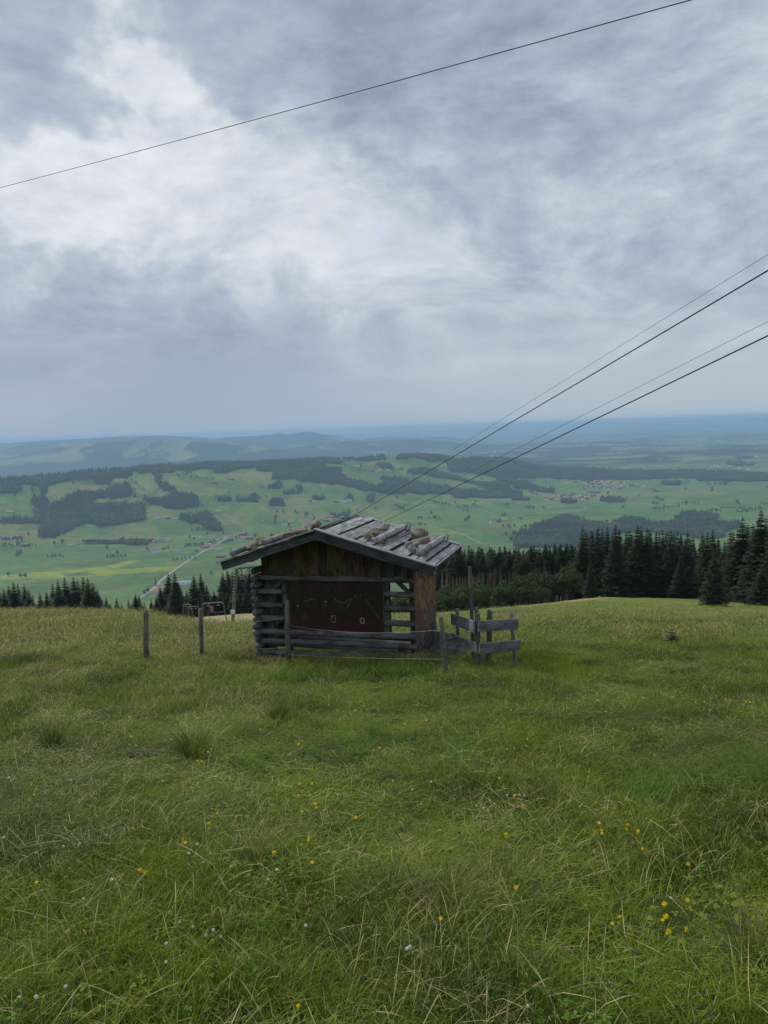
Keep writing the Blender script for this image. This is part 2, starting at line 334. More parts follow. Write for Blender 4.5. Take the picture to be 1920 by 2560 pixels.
FOREST += [Z6(p) for p in (
 [(0, 288), (400, 272), (540, 280), (545, 304), (430, 296), (440, 336), (540, 346), (550, 386), (640, 426), (760, 456), (850, 446), (800, 400), (960, 408), (1000, 426), (1290, 468), (1659, 506), (1659, 530), (1290, 530), (1250, 506), (1000, 500), (850, 500), (700, 486), (560, 450), (360, 434), (220, 410), (110, 406), (120, 350), (0, 350)],
 [(540, 276), (700, 276), (830, 258), (832, 280), (700, 292), (600, 282)],
 [(910, 256), (1080, 246), (1200, 260), (1250, 290), (1100, 294), (1030, 272), (910, 274)],
 [(970, 350), (1060, 342), (1300, 392), (1420, 436), (1620, 444), (1659, 474), (1659, 506), (1480, 462), (1300, 415), (1170, 392), (1060, 368), (975, 366)],
 [(1240, 330), (1300, 312), (1420, 310), (1500, 330), (1659, 345), (1659, 440), (1560, 405), (1400, 372), (1250, 356)],
 [(1180, 282), (1300, 278), (1450, 268), (1659, 278), (1659, 330), (1400, 312), (1240, 316)],
 [(770, 306), (830, 306), (890, 330), (880, 340), (800, 325)], [(75, 450), (155, 430), (160, 468), (75, 472)], [(170, 494), (260, 494), (265, 448), (285, 448), (298, 498), (180, 506)],
 [(85, 545), (130, 535), (180, 568), (180, 588), (95, 584)], [(590, 505), (635, 528), (635, 544), (600, 536)], [(720, 512), (770, 522), (770, 545), (725, 562)], [(350, 526), (440, 518), (440, 534), (360, 544)], [(480, 642), (600, 636), (600, 654), (490, 658)])]
FOREST += [Z7(p) for p in (
 [(0, 380), (60, 385), (150, 425), (260, 440), (450, 440), (700, 455), (900, 462), (1100, 462), (1400, 462), (1659, 480), (1659, 530), (1500, 525), (1380, 530), (1150, 506), (900, 515), (650, 516), (550, 525), (430, 515), (300, 506), (0, 504)],
 [(0, 518), (80, 528), (200, 578), (280, 594), (270, 604), (150, 594), (0, 560)],
 [(0, 868), (100, 850), (180, 806), (250, 785), (330, 750), (400, 760), (430, 786), (580, 800), (600, 825), (650, 855), (700, 905), (400, 955), (0, 955)],
 [(650, 805), (720, 762), (820, 768), (880, 795), (1070, 800), (1240, 802), (1400, 800), (1480, 800), (1440, 836), (1370, 850), (1370, 894), (1240, 908), (1100, 875), (900, 856), (650, 866)],
 [(1055, 772), (1110, 735), (1200, 732), (1320, 748), (1325, 775), (1200, 783), (1090, 780)],
 [(1130, 372), (1270, 352), (1410, 358), (1400, 366), (1150, 374)], [(820, 400), (1000, 386), (1010, 392), (840, 408)], [(0, 580), (50, 600), (60, 640), (120, 650), (0, 650)], [(960, 540), (1070, 530), (1075, 550), (965, 552)], [(1450, 372), (1550, 368), (1550, 380), (1450, 382)], [(1390, 405), (1570, 412), (1560, 424), (1400, 420)], [(310, 655), (410, 656), (415, 668), (320, 664)], [(570, 642), (720, 646), (720, 660), (575, 656)])]
FM = np.zeros(GX.shape, bool)
for p in FOREST:
    q = np.array(p); sel = (PX > q[:, 0].min()-2) & (PX < q[:, 0].max()+2) & (PY > q[:, 1].min()-2) & (PY < q[:, 1].max()+2)
    FM[sel] |= inpoly([(x, y+1.5) for x, y in p], PX[sel]+(fbm(GX[sel]/45, GY[sel]/45, 2, 7)-.5)*16, PY[sel]+(fbm(GX[sel]/60, GY[sel]/60, 2, 8)-.5)*10)
FM &= VIS & (GY < 8500)
# the far plain: woods as raised ground cover, too far to tell trees apart
fw = fbm(GX/520., GY/520., 4, 41); fl = fbm(GX/3800., GY/3800., 2, 45)
FAR = sstep(GY, 7000, 8300)
wood_m = sstep(fw+(fl-.5)*.5+np.where(GA < .05, .14, -.035), .53, .57)*FAR
GZ = GZ+wood_m*20
# colours of the fields
def lerp(a, b, f): return a+(b-a)*f[..., None]
C = np.zeros(GX.shape+(3,)); C[:] = (.105, .185, .058)
cell = vnoise(np.floor(GX/170+fbm(GX/300, GY/300, 2, 2)*2)*3.7, np.floor(GY/150+fbm(GX/300, GY/300, 2, 4)*2)*5.1, 12)
C = lerp(C, np.array((.145, .205, .07)), sstep(cell, .45, .9)); C = lerp(C, np.array((.085, .165, .06)), sstep(cell, .4, .1))
C = lerp(C, np.array((.19, .20, .085)), sstep(fbm(GX/240, GY/240, 4, 51), .50, .70)*.75); C = lerp(C, np.array((.070, .125, .042)), sstep(fbm(GX/180, GY/130, 3, 57), .55, .66)*.6)
stripe = .5+.5*np.sin((GY*.9+GX*.35)/7.5+fbm(GX/90, GY/90, 2, 6)*5); C = C*(1+(stripe[..., None]-.5)*.10)
def field(poly, col, f=.85):
    global C
    q = np.array(poly); sel = (PX > q[:, 0].min()) & (PX < q[:, 0].max()) & (PY > q[:, 1].min()) & (PY < q[:, 1].max())
    m = np.zeros(GX.shape); m[sel] = inpoly(poly, PX[sel]+(fbm(GX[sel]/60, GY[sel]/60, 2, 77)-.5)*4, PY[sel]+(fbm(GX[sel]/60, GY[sel]/60, 2, 78)-.5)*2)*f
    C = lerp(C, np.array(col), m)
field(Z5([(0, 1030), (400, 1002), (690, 975), (800, 940), (900, 935), (870, 952), (690, 1000), (1160, 970), (1140, 997), (620, 1037), (100, 1058), (0, 1062)]), (.25, .30, .055))
field(Z5([(410, 1020), (560, 1012), (640, 1032), (420, 1040)]), (.10, .13, .05))
field(Z5([(290, 460), (480, 432), (655, 450), (660, 482), (520, 500), (300, 548)]), (.20, .20, .09), .7)
field(Z5([(850, 372), (990, 370), (1022, 440), (980, 510), (880, 500)]), (.18, .205, .09), .7)
field(Z5([(790, 702), (1000, 690), (1040, 782), (620, 802)]), (.17, .195, .09), .7)
field(Z5([(1000, 692), (1170, 678), (1340, 720), (1400, 765), (1045, 782)]), (.085, .145, .05), .8)
field(Z5([(950, 580), (1040, 580), (1230, 610), (1170, 640), (950, 665)]), (.16, .195, .08), .7)
field(Z5([(720, 400), (810, 398), (800, 420), (740, 432)]), (.27, .20, .13), .7)
field(Z5([(1470, 370), (1659, 345), (1659, 385), (1500, 392)]), (.21, .20, .10), .6)
field(Z5([(1370, 490), (1480, 488), (1440, 512)]), (.22, .22, .09), .6)
field(Z5([(0, 850), (600, 842), (900, 860), (600, 930), (0, 970)]), (.075, .15, .055), .6)
field(Z6([(0, 345), (120, 345), (100, 400), (0, 410)]), (.2, .2, .1), .5)
field(Z6([(1000, 705), (1130, 700), (1380, 770), (1150, 760)]), (.17, .24, .06), .6)
field(Z7([(0, 780), (200, 770), (100, 830), (0, 850)]), (.13, .23, .06), .6)
field(Z7([(880, 326), (1100, 318), (1115, 322), (900, 334)]), (.5, .5, .4), .8)
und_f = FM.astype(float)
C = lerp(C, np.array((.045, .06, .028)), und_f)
pf = sstep(fbm(GX/700., GY/500., 3, 61), .42, .62)
C = lerp(C, lerp(np.broadcast_to(np.array((.095, .145, .065)), C.shape), np.array((.19, .215, .125)), pf), FAR*.9)
C = lerp(C, np.array((.022, .035, .026)), wood_m)
m_val, ntv, b, _ = material('valley_fields'); at = nd(ntv, 'ShaderNodeAttribute', {'attribute_name': 'fcol'})
geo = ntv.nodes.new('ShaderNodeNewGeometry')
n1 = noise(ntv, geo.outputs['Position'], .02, 6, .6)
n2 = smooth(ntv, n1, .3, .7, .82, 1.18)
ntv.links.new(mixc(ntv, 1.0, at.outputs['Color'], nd(ntv, 'ShaderNodeCombineXYZ', None, i0=n2, i1=n2, i2=n2).outputs[0], 'MULTIPLY'), b.inputs['Base Color']); b.inputs['Roughness'].default_value = .95; b.inputs['Specular IOR Level'].default_value = .1
nr, nc = GX.shape
idx = np.arange(nr*nc).reshape(nr, nc); Q = np.stack([idx[:-1, :-1], idx[:-1, 1:], idx[1:, 1:], idx[1:, :-1]], -1).reshape(-1, 4)
C = C*np.array((1.02, 1.03, .80))
vme = np_mesh('valley', np.stack([GX, GY, GZ], -1).reshape(-1, 3), [Q], m_val, C.reshape(-1, 3), 'fcol', True)
structure(link('valley', vme))

# the meadow hill: polar sheet around the viewer
th = np.concatenate([np.radians(np.linspace(-48, 48, 330)), np.radians(np.linspace(48, 312, 90))[1:]])
rm = np.where(np.abs((th+math.pi) % (2*math.pi)-math.pi) < R_(49), 2400., 0)
ang = np.abs((th+math.pi) % (2*math.pi)-math.pi); rm = 2400*(1-sstep(ang, R_(50), R_(64)))+110*sstep(ang, R_(50), R_(64))
tt = np.linspace(0, 1, 400)[:, None]; rr = .25*(rm[None]/.25)**tt
mx_, my_ = rr*np.sin(th)[None], rr*np.cos(th)[None]
mz_ = ground(mx_, my_)
nr2, nc2 = mx_.shape; idx = np.arange(nr2*nc2).reshape(nr2, nc2); nxt = np.roll(idx, -1, 1)
Q2 = np.stack([idx[:-1], idx[1:], nxt[1:], nxt[:-1]], -1).reshape(-1, 4)
m_gr, ntg, b, _ = material('meadow_ground'); geo = ntg.nodes.new('ShaderNodeNewGeometry'); pos = geo.outputs['Position']
flat = vmth(ntg, 'MULTIPLY', pos, (1, 1, 0))
na = noise(ntg, flat, .45, 6, .6); nb = noise(ntg, flat, 9., 5, .65); ncx = noise(ntg, flat, .07, 5, .6)
strk = noise(ntg, vmth(ntg, 'MULTIPLY', pos, (.22, 1.0, 0)), .55, 5, .6)
c = mixc(ntg, smooth(ntg, nb, .3, .7), (.028, .042, .010), (.075, .105, .020))
c = mixc(ntg, smooth(ntg, na, .50, .70, 0, .4), c, (.11, .10, .045))
sp = nd(ntg, 'ShaderNodeSeparateXYZ', None, i0=pos)
farm = smooth(ntg, sp.outputs[1], 22., 70.)
cf = mixc(ntg, smooth(ntg, strk, .36, .60), (.115, .165, .026), (.20, .215, .055))
cf = mixc(ntg, smooth(ntg, ncx, .50, .72, 0, .7), cf, (.085, .145, .022))
cf = mixc(ntg, smooth(ntg, nb, .55, .75, 0, .3), cf, (.055, .07, .02))
cf = mixc(ntg, smooth(ntg, noise(ntg, vmth(ntg, 'MULTIPLY', pos, (.16, .6, 0)), .28, 6, .65), .56, .66, 0, .8), cf, (.33, .27, .14))
c = mixc(ntg, farm, c, cf)
# the pale mown strip along the hill's brow
v1 = nd(ntg, 'ShaderNodeAttribute', {'attribute_name': 'tan'})
c = mixc(ntg, v1.outputs['Fac'], c, mixc(ntg, smooth(ntg, noise(ntg, vmth(ntg, 'MULTIPLY', pos, (.3, 1, 0)), .5, 5), .35, .65), (.30, .245, .13), (.40, .33, .19)))
ntg.links.new(c, b.inputs['Base Color']); b.inputs['Roughness'].default_value = .95; b.inputs['Specular IOR Level'].default_value = .1
bump(ntg, b, nb, .7, .05)
mme = np_mesh('meadow', np.stack([mx_, my_, mz_], -1).reshape(-1, 3), [Q2], m_gr, None, 'x', True)
def tanmask(x, y):
    a = x/np.maximum(y, 1); n = fbm(x/14., y/14., 4, 15)
    t = sstep(y, 82, 98)*sstep(a, -.33, -.26)*(1-sstep(a, -.02, .03))
    u = np.exp(-((y-(100+ (a-.07)*260))/22)**2)*sstep(a, .01, .04)*(1-sstep(a, .24, .33))*.95
    return np.clip((t*.95+u)*sstep(n, .22, .48), 0, 1)
ta = mme.attributes.new('tan', 'FLOAT', 'POINT'); ta.data.foreach_set('value', tanmask(mx_, my_).ravel().astype(np.float32))
structure(link('meadow', mme))

# ------------------------------------------------------------------ instancing for what nobody could count
def scatter(name, P, rot, scl, pick, meshes, kind='stuff'):
    """one object: the meshes set out on given points"""
    col = bpy.data.collections.new(name+'_kinds')
    for i, me in enumerate(meshes): o = bpy.data.objects.new('%s_%02d' % (name, i), me); col.objects.link(o)
    me = bpy.data.meshes.new(name); me.vertices.add(len(P)); me.vertices.foreach_set('co', np.asarray(P, np.float32).ravel())
    a = me.attributes.new('rot', 'FLOAT_VECTOR', 'POINT'); a.data.foreach_set('vector', np.asarray(rot, np.float32).ravel())
    a = me.attributes.new('scl', 'FLOAT_VECTOR', 'POINT'); a.data.foreach_set('vector', np.asarray(scl, np.float32).ravel())
    a = me.attributes.new('pick', 'INT', 'POINT'); a.data.foreach_set('value', np.asarray(pick, np.int32))
    o = link(name, me); o['kind'] = kind
    ng = bpy.data.node_groups.new(name, 'GeometryNodeTree')
    ng.interface.new_socket('Geometry', in_out='INPUT', socket_type='NodeSocketGeometry'); ng.interface.new_socket('Geometry', in_out='OUTPUT', socket_type='NodeSocketGeometry')
    gi = ng.nodes.new('NodeGroupInput'); go = ng.nodes.new('NodeGroupOutput'); ip = ng.nodes.new('GeometryNodeInstanceOnPoints'); ci = ng.nodes.new('GeometryNodeCollectionInfo')
    ci.inputs[0].default_value = col; ci.inputs['Separate Children'].default_value = True; ci.inputs['Reset Children'].default_value = True
    def na(n, t): x = ng.nodes.new('GeometryNodeInputNamedAttribute'); x.data_type = t; x.inputs[0].default_value = n; return x.outputs[0]
    L = ng.links.new
    L(gi.outputs[0], ip.inputs['Points']); L(ci.outputs[0], ip.inputs['Instance']); ip.inputs['Pick Instance'].default_value = True
    L(na('pick', 'INT'), ip.inputs['Instance Index']); L(na('scl', 'FLOAT_VECTOR'), ip.inputs['Scale'])
    er = ng.nodes.new('FunctionNodeEulerToRotation'); L(na('rot', 'FLOAT_VECTOR'), er.inputs[0]); L(er.outputs[0], ip.inputs['Rotation'])
    L(ip.outputs[0], go.inputs[0])
    md = o.modifiers.new('scatter', 'NODES'); md.node_group = ng
    return o

# ------------------------------------------------------------------ foliage materials
def leafmat(name, c1, c2, trans=.25, rough=.7, pscale=.15):
    m, nt, b, out = material(name); b.inputs['Roughness'].default_value = rough; b.inputs['Specular IOR Level'].default_value = .25
    oi = nt.nodes.new('ShaderNodeObjectInfo'); at = nd(nt, 'ShaderNodeAttribute', {'attribute_name': 'gcol'}); s = nd(nt, 'ShaderNodeSeparateXYZ', None, i0=at.outputs['Vector'])
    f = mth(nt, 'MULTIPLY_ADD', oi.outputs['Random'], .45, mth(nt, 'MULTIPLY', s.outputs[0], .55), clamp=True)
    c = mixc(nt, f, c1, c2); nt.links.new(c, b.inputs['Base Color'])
    tr = nd(nt, 'ShaderNodeBsdfTranslucent', None, Color=c)
    mx = nd(nt, 'ShaderNodeMixShader', None, i0=trans, i1=b.outputs[0], i2=tr.outputs[0]); nt.links.new(mx.outputs[0], out.inputs[0])
    return m
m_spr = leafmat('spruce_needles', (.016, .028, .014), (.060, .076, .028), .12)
m_spr2 = leafmat('far_conifer', (.016, .030, .022), (.050, .070, .036), .0)
m_dec = leafmat('far_broadleaf', (.040, .068, .028), (.095, .130, .048), .0)
m_bush = leafmat('shrub_leaves', (.035, .062, .022), (.085, .120, .040), .25)
m_bark = plain('spruce_bark', (.17, .145, .12), .95, .4, 6)
m_bark2 = plain('dark_bark', (.05, .042, .035), .95, .4, 6)

# ------------------------------------------------------------------ far trees
def far_conifer(seed, H=24., R=4.2):
    r = np.random.default_rng(seed); V = []; F = []
    for k in range(5):
        z0 = H*(.06+.17*k); z1 = H*min(1, .36+.17*k); rad = R*(1-.19*k)*r.uniform(.85, 1.1); n = 8; o = len(V); off = r.normal(0, .25, 2)
        for i in range(n): q = rad*r.uniform(.68, 1.2); a = 2*math.pi*(i+r.uniform(-.3, .3))/n; V.append((math.cos(a)*q, math.sin(a)*q, z0+r.uniform(-1.2, .6)))
        V.append((off[0]*.4, off[1]*.4, z1)); F += [(o+i, o+(i+1) % n, o+n) for i in range(n)]
    V = np.array(V); return np_mesh('conifer_far', V, [np.array(F)], m_spr2, r.uniform(0, 1, (len(V), 1)).repeat(3, 1))
def far_broad(seed, H=17., R=6.5):
    import bmesh
    r = np.random.default_rng(seed); V = []; F = []
    for k in range(6):
        bm = bmesh.new(); bmesh.ops.create_icosphere(bm, subdivisions=2, radius=1)
        c = np.array([r.uniform(-.5, .5)*R, r.uniform(-.5, .5)*R, H*(.42+.09*k)]); s = R*r.uniform(.45, .68)*(1-.05*k); o = len(V)
        for v in bm.verts: p = np.array(v.co)*s*r.uniform(.78, 1.15)*np.array([1, 1, .85])+c; V.append(tuple(p))
        F += [tuple(o+v.index for v in f.verts) for f in bm.faces]; bm.free()
    n = 6; o = len(V)
    for z, q in ((0, .5), (H*.45, .35)):
        for i in range(n): V.append((math.cos(6.283*i/n)*q, math.sin(6.283*i/n)*q, z))
    F2 = [(o+i, o+(i+1) % n, o+n+(i+1) % n, o+n+i) for i in range(n)]
    V = np.array(V); return np_mesh('broadleaf_far', V, [np.array(F), np.array(F2)], m_dec, r.uniform(0, 1, (len(V), 1)).repeat(3, 1))
FC = [far_conifer(i, random.uniform(22, 27), random.uniform(3.6, 4.6)) for i in range(5)]; FB = [far_broad(40+i) for i in range(3)]
ii, jj = np.nonzero(FM[:-1, :-1]); 
dA = np.abs((GX[ii, jj+1]-GX[ii, jj])*(GY[ii+1, jj]-GY[ii, jj])); per = np.minimum(dA/58.0, 14); cnt = rng.poisson(per)
ri = np.repeat(ii, cnt); rj = np.repeat(jj, cnt); u = rng.random(len(ri)); v = rng.random(len(ri))
ty_ = GY[ri, rj]+(GY[ri+1, rj]-GY[ri, rj])*u; ta_ = AC[rj]+(AC[rj+1]-AC[rj])*v; tx_ = ta_*ty_; tz_ = valley(tx_, ty_)
dec = fbm(tx_/130, ty_/130, 2, 19)+rng.normal(0, .07, len(tx_)) > .56
# hedges, field trees and stragglers round the woods
hx_, hy_ = [], []
for k in range(150):
    a0 = rng.uniform(-.56, .56); y0 = rng.uniform(2700, 6400); an = rng.uniform(-.5, .5)+(1.57 if rng.random() < .3 else 0); L = rng.integers(1, 16); q_ = np.arange(L)*rng.uniform(9, 16)
    hx_.append(a0*y0+np.cos(an)*q_+rng.normal(0, 3, L)); hy_.append(y0+np.sin(an)*q_+rng.normal(0, 3, L))
es = rng.integers(0, len(tx_), 1500); hx_.append(tx_[es]+rng.normal(0, 26, 1500)); hy_.append(ty_[es]+rng.normal(0, 40, 1500))
hx_ = np.concatenate(hx_); hy_ = np.concatenate(hy_); tx_ = np.concatenate([tx_, hx_]); ty_ = np.concatenate([ty_, hy_]); tz_ = np.concatenate([tz_, valley(hx_, hy_)]); dec = np.concatenate([dec, rng.random(len(hx_)) < .6])
pick = np.where(dec, 5+rng.integers(0, 3, len(tx_)), rng.integers(0, 5, len(tx_)))
s_ = rng.uniform(.55, 1.2, len(tx_)); rz = rng.uniform(0, 6.28, len(tx_))
far_forest = scatter('far_forest', np.stack([tx_, ty_, tz_-.6], -1), np.stack([rz*0, rz*0, rz], -1), np.stack([s_, s_, s_*rng.uniform(.9, 1.1, len(s_))], -1), pick, FC+FB)
far_forest['label'] = 'dark mixed woods covering the hills and valley floor in the distance'; far_forest['category'] = 'forest'
print('FAR TREES', len(tx_))
LONE_C = Z6([(92, 365), (22, 464), (40, 466), (318, 650), (415, 474), (25, 540)])+Z5([(1160, 398), (1358, 394), (855, 428), (875, 486), (933, 482), (1482, 512), (945, 590), (965, 580), (980, 585), (1007, 580), (1010, 1100), (1475, 405), (1448, 765)])+Z7([(912, 672), (925, 675), (938, 675), (948, 674)])
LONE_B = Z6([(70, 532), (135, 636), (180, 632), (255, 628), (915, 534), (1135, 640), (1158, 566), (1340, 622), (1370, 624), (1410, 585), (1290, 568), (1425, 562), (1610, 584), (1088, 418), (1025, 416), (215, 715), (185, 690), (1580, 690), (1660-640*0-30, 585), (662, 622), (575, 325), (680, 334), (270, 640)])+Z5([(95, 525), (490, 718), (530, 716), (355, 836), (405, 830), (760, 902), (693, 866), (118, 845), (35, 850), (185, 776), (1230, 795), (1258, 806), (1275, 890), (955, 872), (1090, 864), (1370, 1032), (135, 1048), (165, 1054), (55, 1040), (1390, 820), (1310, 845), (1345, 775), (1530, 795), (1600, 775), (1655, 790), (940, 1160), (960, 1150)])+Z7([(218, 540), (303, 536), (118, 704), (142, 706), (205, 704), (918, 598), (935, 600), (1125, 584), (1125, 682), (1045, 412), (1155, 412), (880, 430), (950, 428), (60, 780), (720, 706), (1265, 540), (1395, 535), (1620, 385), (1640, 400), (1650, 575)])
def lone(px, py, me, s, label, cat, group, name):
    p = vpix(px, py); o = link(name, me, None, p-Vector((0, 0, .5)), (0, 0, random.uniform(0, 6.28)), s); tag(o, label, cat, group)
for i, (px, py) in enumerate(LONE_C): lone(px, py, FC[i % 5], random.uniform(.9, 1.35), 'lone dark conifer standing on a distant green pasture', 'tree', 'lone conifers on the far pastures', 'conifer_tree')
for i, (px, py) in enumerate(LONE_B): lone(px, py, FB[i % 3], random.uniform(.9, 1.35), 'round leafy tree standing alone in the distant valley fields', 'tree', 'lone leafy trees in the valley fields', 'broadleaf_tree')

# ------------------------------------------------------------------ valley roads and tracks
m_road = plain('road_asphalt', (.36, .36, .34), .9, .1, .01); m_track = plain('gravel_track', (.34, .33, .26), .95, .2, .05)
def road(pxs, wid, mat, name):
    P = [vpix(*p) for p in pxs]; pts = []
    for a, b_ in zip(P[:-1], P[1:]):
        n = max(2, int((b_-a).length/18)); pts += [a.lerp(b_, i/n) for i in range(n)]
    pts.append(P[-1]); xs = np.array([p.x for p in pts]); ys = np.array([p.y for p in pts])
    k = min(7, len(xs)//2*2-1)
    if k >= 3: h = k//2; sm = lambda q: np.convolve(np.pad(q, h, 'edge'), np.ones(k)/k, 'valid'); xs, ys = sm(xs), sm(ys)
    tx, ty = np.gradient(xs), np.gradient(ys); l = np.hypot(tx, ty); nx, ny = -ty/l, tx/l
    V = []
    for s in (-.5, .5): X_ = xs+nx*wid*s; Y_ = ys+ny*wid*s; V.append(np.stack([X_, Y_, valley(xs, ys)+.9], -1))
    V = np.concatenate([V[0], V[1]]); n = len(xs); F = [(i, i+1, n+i+1, n+i) for i in range(n-1)]
    structure(link(name, np_mesh(name, V, [np.array(F)], mat)))
road(Z5([(900, 1185), (960, 1150), (1000, 1112), (1040, 1070), (1080, 1036), (1180, 965), (1280, 900), (1330, 870), (1400, 840), (1430, 812), (1500, 770), (1659, 738)]), 9, m_road, 'road')
road(Z6([(0, 740), (80, 728), (170, 708)]), 6, m_road, 'road')
for L in (Z5([(1130, 882), (1200, 886), (1280, 892)]), Z5([(1395, 655), (1500, 660), (1659, 678)]), Z6([(0, 682), (100, 688), (190, 702)]), Z6([(720, 642), (860, 605), (1000, 588), (1060, 572)]), Z6([(760, 570), (880, 603)]), Z6([(500, 562), (640, 566), (740, 568)]),
          Z6([(1140, 716), (1320, 702), (1520, 690), (1640, 668)]), Z6([(1140, 716), (1240, 742), (1360, 772), (1380, 790), (1480, 830)]), Z7([(0, 770), (40, 748), (120, 735), (280, 730), (400, 720), (490, 705), (470, 692), (430, 682), (425, 672)]), Z5([(0, 757), (70, 735), (250, 715)]), Z5([(1500, 598), (1590, 562)]), Z6([(1440, 563), (1560, 556), (1659, 556)]), Z6([(1440, 563), (1530, 540), (1570, 528)]), Z5([(20, 1040), (30, 1056), (70, 1052)]), Z5([(1100, 1075*0+880), (1060, 872)]), Z7([(880, 585), (960, 590)]), Z6([(920, 350), (985, 368), (980, 382), (940, 392)])):
    road(L, 5, m_track, 'track')

# ------------------------------------------------------------------ houses in the valley
m_white = plain('house_plaster', (.74, .72, .66), .9, .25, .3); m_brown = plain('house_timber', (.12, .08, .055), .9, .4, .3)
m_red = plain('red_roof_tiles', (.40, .15, .10), .9, .45, .2); m_grey = plain('grey_roof_tiles', (.20, .19, .19), .8, .5, .2); m_win = plain('house_window', (.03, .035, .04), .3, .2)
def house(px, py, L_=19, W_=12, H_=5.5, roof='red', rz=None, wall=None, label='', group=None, parts=True, name='farmhouse', cat='house', pitch=.45):
    p = vpix(px, py); rz = random.uniform(-.5, .5) if rz is None else rz
    wallm = wall or random.choice([m_white, m_white, m_brown]); roofm = m_red if roof == 'red' else m_grey if roof == 'grey' else roof
    L_, W_, H_ = L_*1.35, W_*1.3, H_*1.3; hx, hy = L_/2, W_/2; rg = H_+hy*pitch
    wb = MB(); wb.add([(-hx, -hy, -3), (hx, -hy, -3), (hx, hy, -3), (-hx, hy, -3), (-hx, -hy, H_), (hx, -hy, H_), (hx, hy, H_), (-hx, hy, H_), (-hx, 0, rg), (hx, 0, rg)],
        [(0, 1, 5, 4), (2, 3, 7, 6), (1, 2, 6, 9, 5), (3, 0, 4, 8, 7)])
    rb = MB(); e = 1.0; ex, ey = hx+e, hy+e; d = e*pitch
    for s in (-1, 1): rb.add([(-ex, s*ey, H_-d+.1), (ex, s*ey, H_-d+.1), (ex, 0, rg+.1), (-ex, 0, rg+.1), (-ex, s*ey, H_-d+.5), (ex, s*ey, H_-d+.5), (ex, 0, rg+.5), (-ex, 0, rg+.5)],
        [(0, 1, 2, 3), (7, 6, 5, 4), (0, 4, 5, 1), (1, 5, 6, 2), (3, 7, 4, 0)])
    if parts:
        o = link(name, None, None, p, (0, 0, rz)); link('wall', wb.mesh('wall', wallm), o); link('roof', rb.mesh('roof', roofm), o)
        for k in range(3):
            for zz in (1.2, 3.7):
                if zz+1.2 < H_: q = MB(); q.box((-hx*.7+k*hx*.7-.6, -hy-.12, zz), (-hx*.7+k*hx*.7+.6, -hy+.05, zz+1.2)); link('window', q.mesh('window', m_win), o)
    else:
        nb_ = MB(); nb_.add(wb.v, wb.f, 0); nb_.add(rb.v, rb.f, 1); o = link(name, nb_.mesh(name, [wallm, roofm]), None, p, (0, 0, rz))
    tag(o, label, cat, group); return o
def hamlet(L_, where, grp, size=1.0, parts=True):
    for px, py, roof in L_:
        house(px, py, random.uniform(15, 22)*size, random.uniform(10, 13)*size, random.uniform(4.5, 6.5), roof, None, None, '%s-roofed farmhouse %s' % (roof, where), grp+', '+roof+' roofs', parts)
hamlet([(728, 1304, 'red'), (763, 1310, 'red'), (786.5, 1312, 'red'), (806, 1295, 'grey'), (826, 1295, 'red'), (826, 1301, 'red'), (846, 1304, 'grey'), (712, 1315, 'grey'), (770, 1300, 'grey'), (788, 1301, 'red'), (815, 1303, 'red'), (855, 1296, 'grey')], 'in the hamlet just behind the hut roof', 'hamlet behind the hut roof')
hamlet([(566, 1345, 'grey'), (588, 1341, 'red'), (606, 1338, 'grey'), (609, 1346, 'red'), (623, 1348, 'red'), (513, 1370, 'red'), (530, 1345, 'grey'), (521, 1364, 'grey'), (549, 1375, 'grey'), (586, 1339, 'red'), (541, 1350, 'grey'), (574, 1352, 'grey'), (536, 1366, 'red')], 'where the pale road bends, beyond the left eave', 'village at the road bend')
hamlet([(341, 1354, 'red'), (380, 1349, 'red'), (382, 1356, 'red'), (415, 1351, 'grey'), (405, 1352, 'grey'), (395, 1350, 'grey')], 'beside the long hedge left of the road', 'farms along the hedge')
hamlet([(382, 1378, 'grey'), (405, 1373, 'red'), (388, 1382, 'grey'), (446, 1376, 'grey'), (396, 1376, 'grey')], 'in the small cluster below the long hedge', 'farms below the hedge')
hamlet([(392, 1297, 'red'), (411, 1296, 'grey'), (436, 1297, 'red'), (420, 1297, 'grey')], 'on the hillside under the big wood', 'farms under the wood')
hamlet([(779, 1254, 'red'), (839, 1256, 'red'), (862, 1255, 'grey'), (875, 1253, 'grey'), (785, 1256, 'grey')], 'strung along the track above the hut roof', 'farms along the upper track')
hamlet([(893, 1167, 'red'), (933, 1179, 'red'), (949, 1177, 'red'), (970, 1177, 'grey'), (993, 1171, 'grey'), (940, 1180, 'red'), (1000, 1172, 'grey')], 'high on the ridge pastures', 'ridge farms', 1.25)
hamlet([(1232, 1308, 'red'), (1243, 1300, 'grey'), (1250, 1299, 'red'), (1261, 1299, 'red'), (1240, 1305, 'grey')], 'in the lone cluster between the cables and woods', 'lone cluster right of the cables')
hamlet([(23, 1346, 'grey'), (46, 1344, 'red'), (14, 1347, 'grey'), (64, 1364, 'red'), (30, 1345, 'grey')], 'at the far left edge of the valley', 'farms at the left edge')
